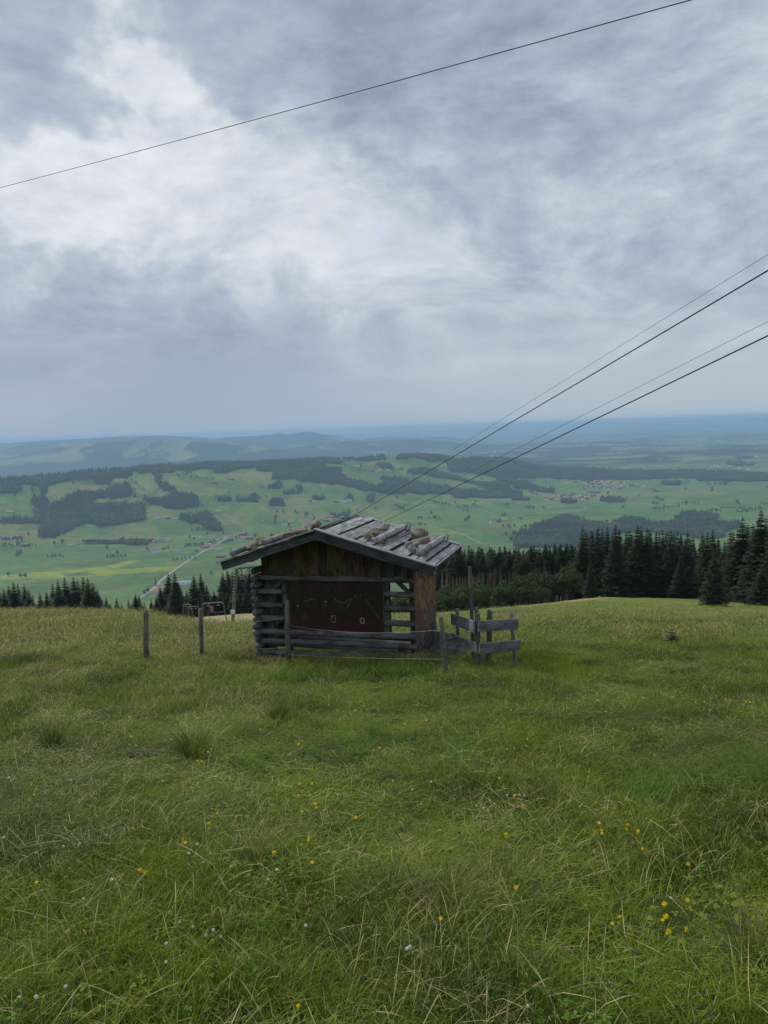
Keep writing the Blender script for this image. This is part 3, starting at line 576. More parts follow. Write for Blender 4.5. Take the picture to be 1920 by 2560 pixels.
for px, py, roof, lb in ((25, 1279, 'red', 'long red-roofed barn on the slope at the left edge'), (46, 1322, 'grey', 'small white shed beside a pale track at far left'), (181, 1362, 'red', 'red-roofed barn alone in the fields left of the hedge'), (544, 1278, 'red', 'red farmhouse at the end of a pale hillside track'), (534, 1208, 'red', 'red-roofed farm on the high pasture under the ridge wood'), (403, 1237, 'red', 'red roof peeping from the trees on the hillside'), (577, 1200, 'grey', 'brown farm beside a round tree high on the pasture'), (552, 1394, 'red', 'low red barn in the fields by the left eave'), (1042, 1181, 'red', 'red-roofed barn on the ridge between two woods'), (1199, 1219, 'grey', 'pale farm between woods behind the upper cable'), (1642, 1229, 'grey', 'farm with a round tree right of the church village'), (658, 1302, 'grey', 'tiny white chapel beside the track left of the hut')):
    sm_ = 'tiny' in lb or 'shed' in lb
    house(px, py, 6 if sm_ else 24, 5 if sm_ else 12, 4 if sm_ else 5, roof, random.uniform(-.2, .2), m_white if sm_ else None, lb)
m_hall = plain('blue_grey_sheet_roof', (.30, .34, .42), .5, .08, .2)
house(457, 1461, 34, 20, 6, m_hall, .25, m_white, 'large hall with a blue grey roof behind the left spruces', name='hall', cat='hall', pitch=.25)
for px, py, r_ in ((390, 1481, 'red'), (400, 1470, 'red'), (396, 1477, 'grey'), (407, 1466, 'grey')): house(px, py, 13, 9, 4.5, r_, -.6, m_white, '%s-roofed house beside the road behind the left spruces' % r_, 'houses by the road behind the spruces, '+r_)
# the church village
for poly, n in ((Z7([(460, 575), (530, 530), (600, 520), (690, 532), (800, 548), (860, 560), (700, 578), (590, 590), (500, 604)]), 84), (Z7([(170, 650), (250, 632), (330, 610), (420, 606), (500, 630), (520, 648), (300, 652)]), 40), (Z7([(520, 634), (640, 636), (720, 652), (560, 650)]), 15), (Z7([(340, 530), (490, 535), (480, 548), (350, 545)]), 8)):
    q = np.array(poly); k = 0
    while k < n:
        x, y = random.uniform(*[f(q[:, 0]) for f in (min, max)]), random.uniform(*[f(q[:, 1]) for f in (min, max)])
        if not inpoly(poly, np.array([x]), np.array([y]))[0]: continue
        r_ = random.choice(['red', 'red', 'grey', 'grey']); k += 1
        house(x, y, random.uniform(11, 18), random.uniform(9, 12), random.uniform(4.5, 7), r_, random.uniform(-.8, .8), None, '%s-roofed house among the close roofs of the church village' % r_, 'houses of the church village, '+r_, False, 'village_house')
house(1488, 1232, 46, 17, 7, 'grey', .1, m_brown, 'long dark barn at the edge of the church village', name='barn', cat='barn')
for px, py, r_ in ((1790, 1165, 'grey'), (1800, 1167, 'red'), (1812, 1163, 'red'), (1825, 1166, 'grey'), (1850, 1172, 'grey'), (1872, 1174, 'grey'), (1780, 1168, 'red')): house(px, py, 22, 14, 7, r_, None, m_white, '%s-roofed building in the settlement at far right beyond the wood' % r_, 'settlement at the far right, '+r_, False, 'village_house')
p = vpix(1392, 1247); ch = link('church', None, None, p, (0, 0, .15))
q = MB(); q.box((-16, -6, -3), (8, 6, 9)); link('nave', q.mesh('nave', m_white), ch)
q = MB()
for s in (-1, 1): q.add([(-16.5, s*6.8, 8.6), (8.5, s*6.8, 8.6), (8.5, 0, 15), (-16.5, 0, 15), (-16.5, s*6.8, 9.1), (8.5, s*6.8, 9.1), (8.5, 0, 15.6), (-16.5, 0, 15.6)], [(0, 1, 2, 3), (7, 6, 5, 4), (0, 4, 5, 1), (1, 5, 6, 2), (3, 7, 4, 0)])
q.add([(-16, -6, 9), (-16, 6, 9), (-16, 0, 14.8)], [(0, 1, 2)]); link('nave_roof', q.mesh('nave_roof', m_red), ch)
q = MB(); q.box((8.2, -3.2, -3), (14.6, 3.2, 27)); tw = link('tower', q.mesh('tower', m_white), ch)
q = MB(); q.add([(7.9, -3.5, 27.05), (14.9, -3.5, 27.05), (14.9, 3.5, 27.05), (7.9, 3.5, 27.05), (11.4, 0, 36)], [(0, 1, 4), (1, 2, 4), (2, 3, 4), (3, 0, 4), (3, 2, 1, 0)]); link('spire', q.mesh('spire', m_grey), tw)
tag(ch, 'white village church with red nave roof and square tower', 'church')
# far towns on the plain, specks of pale walls
TP = []
for px, py, sx, sy, n in ((1400, 1105, 45, 3, 45), (1520, 1112, 60, 5, 90), (1570, 1090, 40, 2, 35), (1450, 1130, 60, 4, 25), (1230, 1128, 30, 4, 30), (1700, 1110, 120, 14, 60), (1330, 1118, 40, 4, 30), (1850, 1085, 60, 10, 40), (300, 1145, 200, 12, 40), (1100, 1118, 100, 12, 30), (700, 1125, 120, 8, 20)):
    for k in range(2*n):
        p = vpix(random.gauss(px, sx), random.gauss(py, sy), 7000); 
        if 7500 < p.y < 26000: TP.append(p)
TP = np.array(TP); hb_ = MB(); hb_.add([(-10, -7, -4), (10, -7, -4), (10, 7, -4), (-10, 7, -4), (-10, -7, 7), (10, -7, 7), (10, 7, 7), (-10, 7, 7), (-10, 0, 12), (10, 0, 12)], [(0, 1, 5, 4), (2, 3, 7, 6), (1, 2, 6, 9, 5), (3, 0, 4, 8, 7)], 0); hb_.add([(-11, -8, 6.6), (11, -8, 6.6), (11, 0, 12.3), (-11, 0, 12.3), (-11, 8, 6.6), (11, 8, 6.6)], [(0, 1, 2, 3), (3, 2, 5, 4)], 1)
ss = rng.uniform(.9, 2.2, len(TP)); z0 = np.zeros(len(TP))
ft = scatter('far_town', TP, np.stack([z0, z0, rng.uniform(-.6, .6, len(TP))], -1), np.stack([ss, ss, ss*.8], -1), z0, [hb_.mesh('far_house', [m_white, m_red])])
ft['label'] = 'scattered pale buildings of distant towns on the hazy plain'; ft['category'] = 'town'

# ------------------------------------------------------------------ spruces near the meadow
def spruce(seed, H=16., cb=.02, R=3.0, whorls=38, per=7, full=1.0):
    """needle sprays on drooping branches; returns trunk mesh and crown mesh"""
    r = np.random.default_rng(seed); V = []; Qd = []; cols = []; T = []
    def quad(a, b_, w, up, cval):
        o = len(V); d = b_-a; s = np.cross(d, up); s = s/(np.linalg.norm(s)+1e-9)*w; m = a+d*.45
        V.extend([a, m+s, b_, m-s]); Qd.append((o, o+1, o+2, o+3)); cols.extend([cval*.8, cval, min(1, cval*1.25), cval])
    for k in range(whorls):
        t = cb+(1-cb)*(max(0., k+r.uniform(-.4, .4))/whorls)**.92; t = min(max(t, cb), .985); z = t*H
        Lb = R*((1-t)/(1-cb))**1.03*full*(1.0 if t-cb > .04 else .8); n = per if t < .8 else 5; a0 = r.uniform(0, 6.28)
        for i in range(n):
            a = a0+6.283*i/n+r.uniform(-.3, .3); L = Lb*r.uniform(.72, 1.18)+.10; dv = np.array([math.cos(a), math.sin(a), 0]); sd_ = np.array([-math.sin(a), math.cos(a), 0])
            dr = r.uniform(.18, .42)*(1.0-.55*t); cv = r.uniform(.15, .9)
            pt = lambda u: np.array([0, 0, z])+dv*L*u+np.array([0, 0, 1])*L*(.12*u*t*1.5-dr*u*(1.6-.75*u*u))
            nn = max(3, int(L/.26)); pr = pt(.08)
            for j in range(nn):
                u = (j+1)/nn; p_ = pt(u)
                quad(pr, p_+(p_-pr)*.6, .15+.10*(1-u), np.array([r.uniform(-.3, .3), r.uniform(-.3, .3), 1.]), cv*.8)
                sl_ = (.30+.50*(1-abs(u-.4)))*min(1, .12+L/1.7)*r.uniform(.7, 1.2)
                for s in (-1, 1):
                    q = pr+(dv*.55+sd_*s*r.uniform(.6, 1.1)+np.array([0, 0, -r.uniform(.15, .75)]))*sl_
                    quad(pr, q, .15*r.uniform(.7, 1.3), np.array([r.uniform(-.4, .4), r.uniform(-.4, .4), 1.]), cv*r.uniform(.7, 1.1))
                pr = p_
    quad(np.array([0, 0, H*.955]), np.array([0, 0, H*1.012]), .07, np.array([1., 0, 0]), .5)
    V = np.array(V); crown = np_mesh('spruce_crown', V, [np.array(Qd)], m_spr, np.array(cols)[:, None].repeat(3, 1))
    tb = MB(); rb_ = .011*H+.03; tb.tube([(0, 0, -1.0), (0, 0, .2), (.03, .02, H*.35), (-.02, .03, H*.7), (0, 0, H*.985)], [rb_*1.3, rb_, rb_*.78, rb_*.42, .015], 7, 0, .06)
    if cb > .2:
        for k in range(30):   # dead stubs on the bare lower trunk
            z = H*random.uniform(.08, cb+.1); a = random.uniform(0, 6.28); l = random.uniform(.3, 1.3); c_, s_2 = math.cos(a), math.sin(a); tb.tube([(0, 0, z), (c_*l, s_2*l, z-.25*l)], [.022, .006], 3, 0, 0, False)
    return tb.mesh('spruce_trunk', m_bark if cb > .2 else m_bark2), crown
SP = {k: spruce(*a) for k, a in {'a': (1, 16, .03, 3.7, 40, 8), 'b': (2, 16, .02, 3.3, 42, 8), 'c': (3, 16, .04, 4.1, 38, 9), 'd': (5, 20, .70, 2.3, 20, 8), 'e': (6, 20, .64, 2.4, 22, 8), 'f': (8, 20, .76, 2.1, 17, 8), 'g': (9, 10, .03, 3.2, 34, 9), 's': (10, 10, .03, 2.3, 30, 8), 'y': (12, 10, .02, 4.6, 9, 7)}.items()}
SPH = {'a': 16, 'b': 16, 'c': 16, 'd': 20, 'e': 20, 'f': 20, 'g': 10, 's': 10, 'y': 10}
def put_spruce(kind, x, y, H, label, group=None, wid=1.0, z=None):
    s = H/SPH[kind]; o = link('spruce_tree', None, None, (x, y, gz(x, y) if z is None else z), (R_(random.uniform(-1, 1)), R_(random.uniform(-1, 1)), random.uniform(0, 6.28)), (s*wid, s*wid, s))
    link('trunk', SP[kind][0], o); link('crown', SP[kind][1], o); return tag(o, label, 'tree', group)
def spruce_tip(kind, px, tip, y, label, group=None, wid=1.0):
    v = ray(px, tip); x = v[0]*y; put_spruce(kind, x, y, max(3., v[2]*y-gz(x, y)), label, group, wid)
TL = 'tall full spruce in the dark row along the meadow edge'; TG = 'spruces in the row along the meadow edge'
for px, py, y, k, wd in [(x, t, y, k, wd) for (x, t), y, k, wd in zip(Z7([(460, 818), (520, 842), (555, 814), (615, 818), (675, 808), (735, 852), (805, 802), (828, 812), (868, 824), (930, 852), (980, 842), (1030, 842), (1075, 847), (1130, 848), (1185, 930), (1270, 852), (1305, 838), (1378, 905), (1495, 760), (1570, 795), (1622, 712), (1690, 740), (1740, 700), (1440, 850), (1340, 900)]),
        [172, 178, 170, 182, 165, 176, 168, 176, 168, 172, 180, 170, 176, 168, 180, 160, 168, 164, 142, 150, 132, 138, 126, 150, 172], 'abacbabcabacbabcbacabcabbc', [1.0, .9, .85, .9, 1.15, .9, 1.2, .9, 1, .95, .9, 1, .9, 1.1, 1, 1, .95, 1, 1.25, 1, 1.25, 1.1, 1.2, 1, 1])]: spruce_tip(k, px, py, y, TL, TG, wd*1.22)
for px, py, y in [(x, t, 200+12*(i % 3)) for i, (x, t) in enumerate(Z7([(490, 840), (585, 835), (650, 860), (700, 840), (770, 850), (845, 845), (900, 850), (955, 865), (1005, 860), (1050, 862), (1105, 865), (1160, 885), (1240, 905), (1330, 890), (1420, 840), (1530, 800), (1600, 770), (1650, 760)]))]: spruce_tip(random.choice('ab'), px, py, y, 'dark spruce in the rank behind the meadow edge row', 'spruces in the rear rank', 1.3)
for i in range(24): spruce_tip('abc'[i % 3], 1446+i*15+random.uniform(-5, 5), 1330+random.uniform(-10, 16)+(18 if 1730 < 1446+i*15 < 1760 else 0), 184+random.uniform(-4, 6), 'dark spruce filling the wall of trees along the meadow edge', 'spruces filling the meadow edge wall', 1.25)
spruce_tip('g', 1787, 1373, 102, 'isolated broad spruce standing forward on the right meadow'); 
spruce_tip('s', 1476, 1393, 158, 'slim young spruce in front of the tall dark row'); spruce_tip('s', 1700, 1388, 160, 'young spruce half hidden in the right row', None, 1.3)
spruce_tip('g', 1905, 1415, 112, 'bushy low spruce at the right edge of the picture', None, 1.3); spruce_tip('g', 1590, 1440, 165, 'short bushy spruce at the foot of the tall row', None, 1.2)
for i in range(15): spruce_tip('g', 1440+i*24+random.uniform(-8, 8), 1452+random.uniform(-14, 14), 172+random.uniform(-4, 6), 'low bushy spruce at the foot of the dark row', 'low spruces under the row', 1.15)
# tall stand with bare trunks behind the hut
LT = 'bare-trunked tall spruce behind the shrub thicket'; GT = 'bare-trunked spruces in the stand behind the shrubs'
tips = [(1098, 1374), (1112, 1366), (1128, 1370), (1141, 1362), (1155, 1372), (1170, 1364), (1184, 1372), (1198, 1362), (1212, 1372), (1226, 1366), (1240, 1372), (1254, 1364), (1268, 1372), (1282, 1366), (1296, 1372), (1310, 1370), (1322, 1362), (1336, 1366), (1350, 1372), (1361, 1362), (1374, 1366), (1388, 1358), (1402, 1362), (1416, 1356), (1428, 1362), (1440, 1366)]
for i, (px, t) in enumerate(tips):
    for row in range(3):
        spruce_tip(random.choice('def'), px+random.uniform(-6, 6)+row*5, t+random.uniform(-5, 5)+row*4, 192+row*17+random.uniform(-6, 6), LT, GT, random.uniform(.9, 1.15))
for i in range(36): spruce_tip(random.choice('ab'), 1085+i*10+random.uniform(-5, 5), 1385+random.uniform(-8, 8), 268+random.uniform(-8, 14), 'dark spruce deep inside the stand behind bare trunks', 'spruces deep inside the stand', 1.2)
# left of the hut, standing below the brow
for (px, t), y, k in zip([(8, 1470), (33, 1455), (58, 1461), (100, 1481), (129, 1458), (145, 1450), (160, 1444), (181, 1442), (193, 1449), (205, 1441), (217, 1443), (231, 1457), (245, 1472), (264, 1492), (291, 1496), (337, 1484), (345, 1487), (378, 1496), (401, 1465), (420, 1434), (436, 1431), (482, 1437), (500, 1432), (22, 1463), (45, 1459), (80, 1488), (320, 1500), (465, 1476), (516, 1462), (170, 1462), (212, 1462), (390, 1490), (448, 1462), (360, 1505), (275, 1508), (303, 1506), (115, 1478), (-10, 1462), (-30, 1455), (70, 1474)],
        [195+(7*i) % 34 for i in range(40)], 'abacbabcabacbabcabacbabcabacbabcabbaaccb'):
    spruce_tip(k, px, t, y, 'dark spruce rising behind the grassy brow left of the hut', 'spruces behind the left brow', random.uniform(1.25, 1.6))
for i, (px, t) in enumerate([(556, 1430), (568, 1424), (579, 1428), (590, 1418), (602, 1424), (613, 1428), (624, 1420), (636, 1424), (648, 1420), (660, 1424), (572, 1436), (596, 1432), (620, 1436), (642, 1432)]):
    spruce_tip('abc'[i % 3], px, t, 226+9*(i % 3), 'dark spruce in the clump behind the green lift pole', 'spruces behind the green lift pole', 1.5)
for i in range(8): spruce_tip('g', 535+i*16, 1478+random.uniform(-8, 8), 216+random.uniform(-4, 4), 'low spruce at the foot of the clump behind the lift pole', 'low spruces behind the lift pole', 1.2)
spruce_tip('a', 527, 1490, 190, 'pale bushy tree between the left spruces', None, 1.1)

# ------------------------------------------------------------------ shrubs at the foot of the stand
def shrub(seed, n=1500):
    r = np.random.default_rng(seed); V = []; Q_ = []; cl = []
    lumps = [(r.uniform(-.9, .9), r.uniform(-.7, .7), r.uniform(.6, 1.7), r.uniform(.5, .85)) for _ in range(9)]
    for i in range(n):
        lx, ly, lz, lr = lumps[r.integers(0, 9)]; d = r.normal(size=3); d /= np.linalg.norm(d); d[2] = abs(d[2])*.9+.05*d[2]; q = np.array([lx, ly, lz])+d*lr*r.uniform(.65, 1.08)
        if q[2] < .1: continue
        a = r.normal(size=3); a /= np.linalg.norm(a); b_ = np.cross(a, d+.4*r.normal(size=3)); b_ /= np.linalg.norm(b_); s = r.uniform(.07, .15); o = len(V)
        V += [q-a*s, q+b_*s*.55, q+a*s, q-b_*s*.55]; Q_.append((o, o+1, o+2, o+3)); cl += [r.uniform(0, 1)]*4
    st = MB()
    for i in range(5): lx, ly, lz, lr = lumps[i]; st.tube([(lx*.2, ly*.2, -.3), (lx*.6, ly*.6, lz*.6), (lx, ly, lz)], [.05, .035, .012], 5)
    return np_mesh('shrub_foliage', np.array(V), [np.array(Q_)], m_bush, np.array(cl)[:, None].repeat(3, 1)), st.mesh('shrub_stems', m_bark2)
SH = [shrub(70+i) for i in range(4)]
def put_shrub(px, y, s, label, group, sz=1.0):
    x = ray(px, 1500)[0]*y; o = link('shrub', None, None, (x, y, gz(x, y)-.1), (0, 0, random.uniform(0, 6.28)), (s, s, s*sz)); f, st = random.choice(SH); link('foliage', f, o); link('stem', st, o); tag(o, label, 'shrub', group)
for i in range(21): put_shrub(1084+i*17+random.uniform(-4, 4), 168+random.uniform(-3, 3), random.uniform(2.0, 2.7), 'dense green shrub in the thicket below the bare trunks', 'shrubs of the thicket, rear rank', 1.25)
for i in range(17): put_shrub(1080+i*17+random.uniform(-4, 4), 152+random.uniform(-3, 3), random.uniform(1.5, 2.1), 'lower green shrub along the front of the thicket', 'shrubs of the thicket, front rank', 1.15)
for i in range(9): put_shrub(985+i*13, 158+random.uniform(-4, 4), random.uniform(1.8, 2.4), 'green shrub seen through the hut beside the thicket', 'shrubs seen through the hut', 1.0)

# ------------------------------------------------------------------ the hut
HX0, HY0, HZ0, HTH = -1.006, 14.5, -4.31, .301
hut = link('log_hut', None, None, (HX0, HY0, HZ0), (0, 0, -HTH))
tag(hut, 'small weathered log hut with dark map panel and stone-weighted plank roof', 'hut')
HM = Matrix.Translation((HX0, HY0, HZ0)) @ Matrix.Rotation(-HTH, 4, 'Z')
w_log = wood('weathered_log', (.095, .092, .090), (.205, .20, .195), (.058, .055, .054), 10)
w_roof = wood('roof_board', (.24, .238, .242), (.46, .455, .46), (.16, .158, .16), 13, .6)
w_dark = wood('dark_fascia', (.045, .052, .060), (.095, .105, .115), (.035, .038, .042), 14)
w_gab = [wood('gable_board_'+n, *c) for n, c in (('umber', ((.085, .062, .036), (.165, .125, .066), (.040, .034, .026))), ('slate', ((.050, .054, .052), (.100, .105, .100), (.035, .036, .036))), ('ochre', ((.10, .076, .042), (.19, .145, .075), (.050, .042, .030))))]
w_shg = [wood('shingle_'+n, *c, 16., .5, .85, True) for n, c in (('orange', ((.22, .110, .050), (.36, .20, .096), (.14, .072, .036))), ('brown', ((.130, .066, .036), (.235, .125, .068), (.080, .045, .030))), ('grey', ((.085, .078, .072), (.150, .135, .120), (.050, .046, .044))), ('dark', ((.040, .038, .038), (.080, .076, .074), (.028, .026, .026))))]
w_grey = wood('grey_plank', (.14, .14, .145), (.27, .27, .275), (.09, .09, .095), 12)
m_iron = plain('grey_iron', (.14, .15, .15), .6, .3, 8)
def _zz(): pass
def log(name, p0, p1, r, mat, parent, n=10, taper=1.0, wob=.035, segs=5, point=False, z=None):
    p0, p1 = Vector(p0), Vector(p1); L = (p1-p0).length; q = MB(); pts = []; rs = []
    k0 = random.uniform(0, 9)
    for i in range(segs+1):
        t = i/segs; pts.append((L*t, math.sin(k0+t*5)*r*.09, math.cos(k0*2+t*4)*r*.09)); rs.append(r*(1+(taper-1)*t)*random.uniform(.96, 1.04))
    ch = r*.22
    pts = [(0, pts[0][1], pts[0][2])]+[(ch, pts[0][1], pts[0][2])]+pts[1:-1]+[(L-ch, pts[-1][1], pts[-1][2]), (L, pts[-1][1], pts[-1][2])]; rs = [rs[0]*.8, rs[0]]+rs[1:-1]+[rs[-1], rs[-1]*.8]
    if point: pts[0] = (-r*1.1, 0, -r*.1); rs[0] = r*.25; pts[1] = (r*.3, 0, 0)
    q.tube(pts, rs, n, 0, wob)
    x = (p1-p0).normalized(); up = Vector((0, 0, 1)) if abs(x.z) < .9 else Vector((0, 1, 0))
    return link(name, q.mesh(name, mat, True), parent, mat=axes(p0, x, up.cross(x)))
def board(name, o, x, y, L, W, T, mat, parent, jit=.006, warp=.006, cut=(0, 0)):
    """plank: length along x, width along y, thickness upward of x cross y"""
    q = MB(); n = 5; c = min(.006, T*.2); k0 = random.uniform(0, 9); jw = [random.uniform(-jit, jit) for _ in range(4)]
    for i in range(n):
        t = i/(n-1); xx = L*t; e = jw[0]*(1-t)+jw[1]*t; g = jw[2]*(1-t)+jw[3]*t; wz = math.sin(k0+t*4)*warp
        sh0 = cut[0] if i == 0 else cut[1] if i == n-1 else 0
        for (yy, zz) in ((e+c, 0), (W+g-c, 0), (W+g, c), (W+g, T-c), (W+g-c, T), (e+c, T), (e, T-c), (e, c)): q.v.append((xx+sh0*(yy/W), yy, zz+wz))
    for i in range(n-1):
        for k in range(8): q.f.append((i*8+k, (i+1)*8+k, (i+1)*8+(k+1) % 8, i*8+(k+1) % 8)); q.m.append(0)
    q.f.append(tuple(range(8))); q.f.append(tuple(range((n-1)*8, n*8))[::-1]); q.m += [0, 0]
    return link(name, q.mesh(name, mat), parent, mat=axes(o, x, y))
YF = -.045     # axis of the front logs
log('top_beam', (-1.60, YF, 1.487), (1.61, YF, 1.503), .053, w_log, hut, 12)
for z in (1.213, .948, .682): log('wall_log', (-1.585+(1.213-z)*.03, YF, z), (-1.06, YF, z-.005), .055, w_log, hut)
log('wall_log', (-1.567, YF-.005, .408), (1.622, YF, .435), .057, w_log, hut, 12); log('wall_log', (-1.566, YF-.01, .212), (1.632, YF-.01, .252), .059, w_log, hut, 12); log('sill_log', (-1.56, YF-.02, .0), (1.628, YF-.02, .022), .057, w_log, hut, 12)
for z in (1.228, .958, .683): log('wall_log', (1.06, YF, z), (1.612+(1.228-z)*.02, YF, z+.008), .057, w_log, hut, 10, point=True)
for z in np.arange(-.03, 1.62, .137): log('side_log', (-1.612+random.uniform(-.012, .012), -.17+random.uniform(-.03, .03), z), (-1.612, 1.48, z), .066, w_log, hut, 12)
def sq(name, x0, x1, y0, y1, z0, z1, mat): return board(name, (x0, y1, z0), (0, 0, 1), (1, 0, 0), z1-z0, x1-x0, y1-y0, mat, hut, .003, .003)
sq('post', -1.10, -.98, -.085, .03, .44, 1.455, w_log); sq('post', .972, 1.088, -.085, .03, .46, 1.455, w_log)
sq('corner_post', 1.45, 1.585, .02, .15, -.12, 1.56, w_log); sq('corner_post', -1.52, -1.385, .02, .15, -.12, 1.56, w_log); sq('corner_post', 1.44, 1.57, 1.34, 1.47, -.15, 1.70, w_log); sq('corner_post', -1.5, -1.37, 1.34, 1.47, -.15, 1.70, w_log)
sq('stub_post', 1.18, 1.31, .02, .14, -.14, .20, w_log); sq('stub_post', -1.15, -1.02, .02, .14, -.14, .20, w_log)
board('brace', (1.16, .14, 1.46), (.72, 0, -.7), (.7, 0, .72), .44, .085, .04, w_log, hut); board('brace', (-1.36, .14, 1.14), (.7, 0, .7), (-.7, 0, .7), .44, .085, .04, w_log, hut)
log('tie_beam', (-1.6, 1.42, 1.6), (1.58, 1.42, 1.6), .055, w_log, hut); log('sill_log', (-1.5, 1.42, -.04), (1.55, 1.42, -.04), .055, w_log, hut)
for k, x in enumerate((-1.42, -.5, .45)): board('floor_board', (-1.5, .12+k*.28, .055), (1, 0, 0), (0, 1, 0), 3.02, .2, .03, w_grey, hut)
for k in range(9):   # grey boards lining the left wall
    board('lining_board', (-1.535, .16+k*.14, .35), (0, .08*math.sin(k*2.2), 1), (0, 1, 0), 1.12, .125, .02, w_grey, hut, .012, .01)
for k in range(5): board('back_board', (-1.5+.22*k, 1.33, .3+.05*(k % 2)), (0, 0, 1), (1, 0, 0), 1.2, .21, .022, w_grey, hut, .01, .01)
# the dark steel panel with its cut-out mountain line
m_panel, ntp, b, _ = material('rusty_steel'); tcp = ntp.nodes.new('ShaderNodeTexCoord'); oc = tcp.outputs['Object']
np1 = noise(ntp, oc, 3.0, 7, .65); np2 = noise(ntp, vmth(ntp, 'MULTIPLY', oc, (1, 1, .6)), 9., 5, .6); sz_ = nd(ntp, 'ShaderNodeSeparateXYZ', None, i0=oc).outputs[2]
cp = mixc(ntp, smooth(ntp, np2, .3, .7), (.026, .019, .016), (.048, .036, .030)); cp = mixc(ntp, smooth(ntp, mth(ntp, 'ADD', mth(ntp, 'MULTIPLY', sz_, -1.3), np1), .44, .02), (.060, .026, .017), cp)
ntp.links.new(cp, b.inputs['Base Color']); b.inputs['Roughness'].default_value = .55; b.inputs['Metallic'].default_value = .25
q = MB(); q.box((-.985, -.012, -.03), (.985, .0, .975)); panel = link('map_panel', q.mesh('map_panel', m_panel), hut, (0, -.012, .475)); panel['label'] = 'dark rusty steel panel with thin mountain outline and three emblems'
def fp(a, b_, off=.0):      # zoomed photo point -> panel coordinates
    px, py = 690+a/5.72, 1430+b_/5.72; v = Vector(ray(px, py)); M = (HM @ Matrix.Translation((0, -.026, .475))).inverted(); o_ = M @ Vector((0, 0, 0)); d_ = (M.to_3x3() @ v); t = -o_.y/d_.y; p = o_+d_*t
    return Vector((p.x, -.0155, p.z))
mk = {k: plain('panel_'+k, c, .6, .3, 20) for k, c in (('black', (.006, .006, .007)), ('green', (.10, .13, .085)), ('moss', (.14, .17, .03)), ('pale', (.32, .30, .22)), ('sage', (.085, .095, .08)))}
def strip(pts, wd, mat, name='mountain_outline'):
    P_ = [fp(*p) for p in pts]; q = MB()
    for a, c_ in zip(P_[:-1], P_[1:]):
        d_ = (c_-a); n_ = Vector((-d_.z, 0, d_.x)).normalized()*wd*random.uniform(.4, .6)
        y0, y1 = Vector((0, 0, 0)), Vector((0, .0033, 0)); e_ = d_*.02
        vs_ = [a-n_-e_, a+n_-e_, c_+n_+e_, c_-n_+e_]; q.add([v_+y0 for v_ in vs_]+[v_+y1 for v_ in vs_], [(0, 3, 2, 1), (0, 1, 5, 4), (1, 2, 6, 5), (2, 3, 7, 6), (3, 0, 4, 7)])
    return link(name, q.mesh(name, mk[mat]), panel)
for pts, wd, m_ in (([(220, 555), (262, 520), (298, 492)], .016, 'black'), ([(300, 492), (325, 475)], .016, 'pale'), ([(328, 470), (355, 445), (385, 412)], .018, 'black'), ([(392, 402), (420, 412), (440, 422), (470, 408), (500, 387)], .015, 'moss'), ([(502, 387), (545, 405), (578, 385)], .012, 'sage'), ([(578, 380), (605, 372), (630, 376)], .016, 'black'),
        ([(628, 376), (660, 408), (690, 440)], .010, 'sage'), ([(690, 440), (712, 465), (732, 490)], .014, 'green'), ([(695, 420), (722, 422)], .016, 'pale'), ([(728, 415), (760, 403), (795, 392)], .018, 'black'), ([(812, 200), (815, 300), (816, 402)], .012, 'black'), ([(826, 384), (870, 410), (930, 436), (990, 436), (1030, 402), (1050, 390)], .014, 'green'),
        ([(1012, 520), (1035, 465), (1060, 420), (1090, 375)], .014, 'green'), ([(1095, 360), (1125, 345)], .018, 'black'), ([(1127, 342), (1140, 340)], .018, 'pale'), ([(1142, 340), (1190, 338)], .016, 'black'), ([(1195, 338), (1215, 345)], .016, 'green'), ([(1222, 345), (1250, 362), (1278, 380)], .018, 'black'), ([(1290, 395), (1320, 445), (1360, 500)], .016, 'green'), ([(1362, 502), (1405, 560), (1440, 610)], .010, 'sage'), ([(1445, 610), (1458, 640), (1475, 668)], .016, 'green')): strip(pts, wd, m_)
for zz in (265, 290, 315, 340, 365): strip([(800, zz), (830, zz)], .008, 'black', 'mast_rung')
strip([(372, 690), (385, 650), (410, 625), (445, 640), (465, 675), (472, 700)], .008, 'sage', 'emblem'); strip([(390, 660), (425, 660), (418, 680), (440, 690)], .012, 'sage', 'emblem')
strip([(793, 720), (793, 625), (850, 625), (852, 645), (842, 655), (853, 720), (793, 720)], .008, 'pale', 'emblem'); strip([(803, 640), (815, 640)], .016, 'pale', 'emblem')
strip([(1212, 720), (1210, 690), (1205, 670), (1225, 660)], .022, 'pale', 'emblem'); strip([(1245, 660), (1258, 675), (1258, 735), (1225, 735), (1212, 722)], .022, 'pale', 'emblem')
# gable
RH, EL_, ER_ = 2.578, 1.985, 2.177; EZ = 1.958
rz_at = lambda x: RH-(RH-EZ)*(x/ER_ if x > 0 else -x/EL_)
x = -1.52
while x < 1.56:
    wd = random.uniform(.075, .15); wd = min(wd, 1.585-x)
    if wd < .03: break
    zt = min(rz_at(x), rz_at(x+wd))-.10; yy = .012+.024*(int(x*1000) % 2); zb = 1.525+random.uniform(0, .02)
    board('gable_board', (x, yy, zb), (0, 0, 1), (1, 0, 0), max(.08, zt-zb), wd+.012, .022, random.choice(w_gab), hut, .003, .002); x += wd
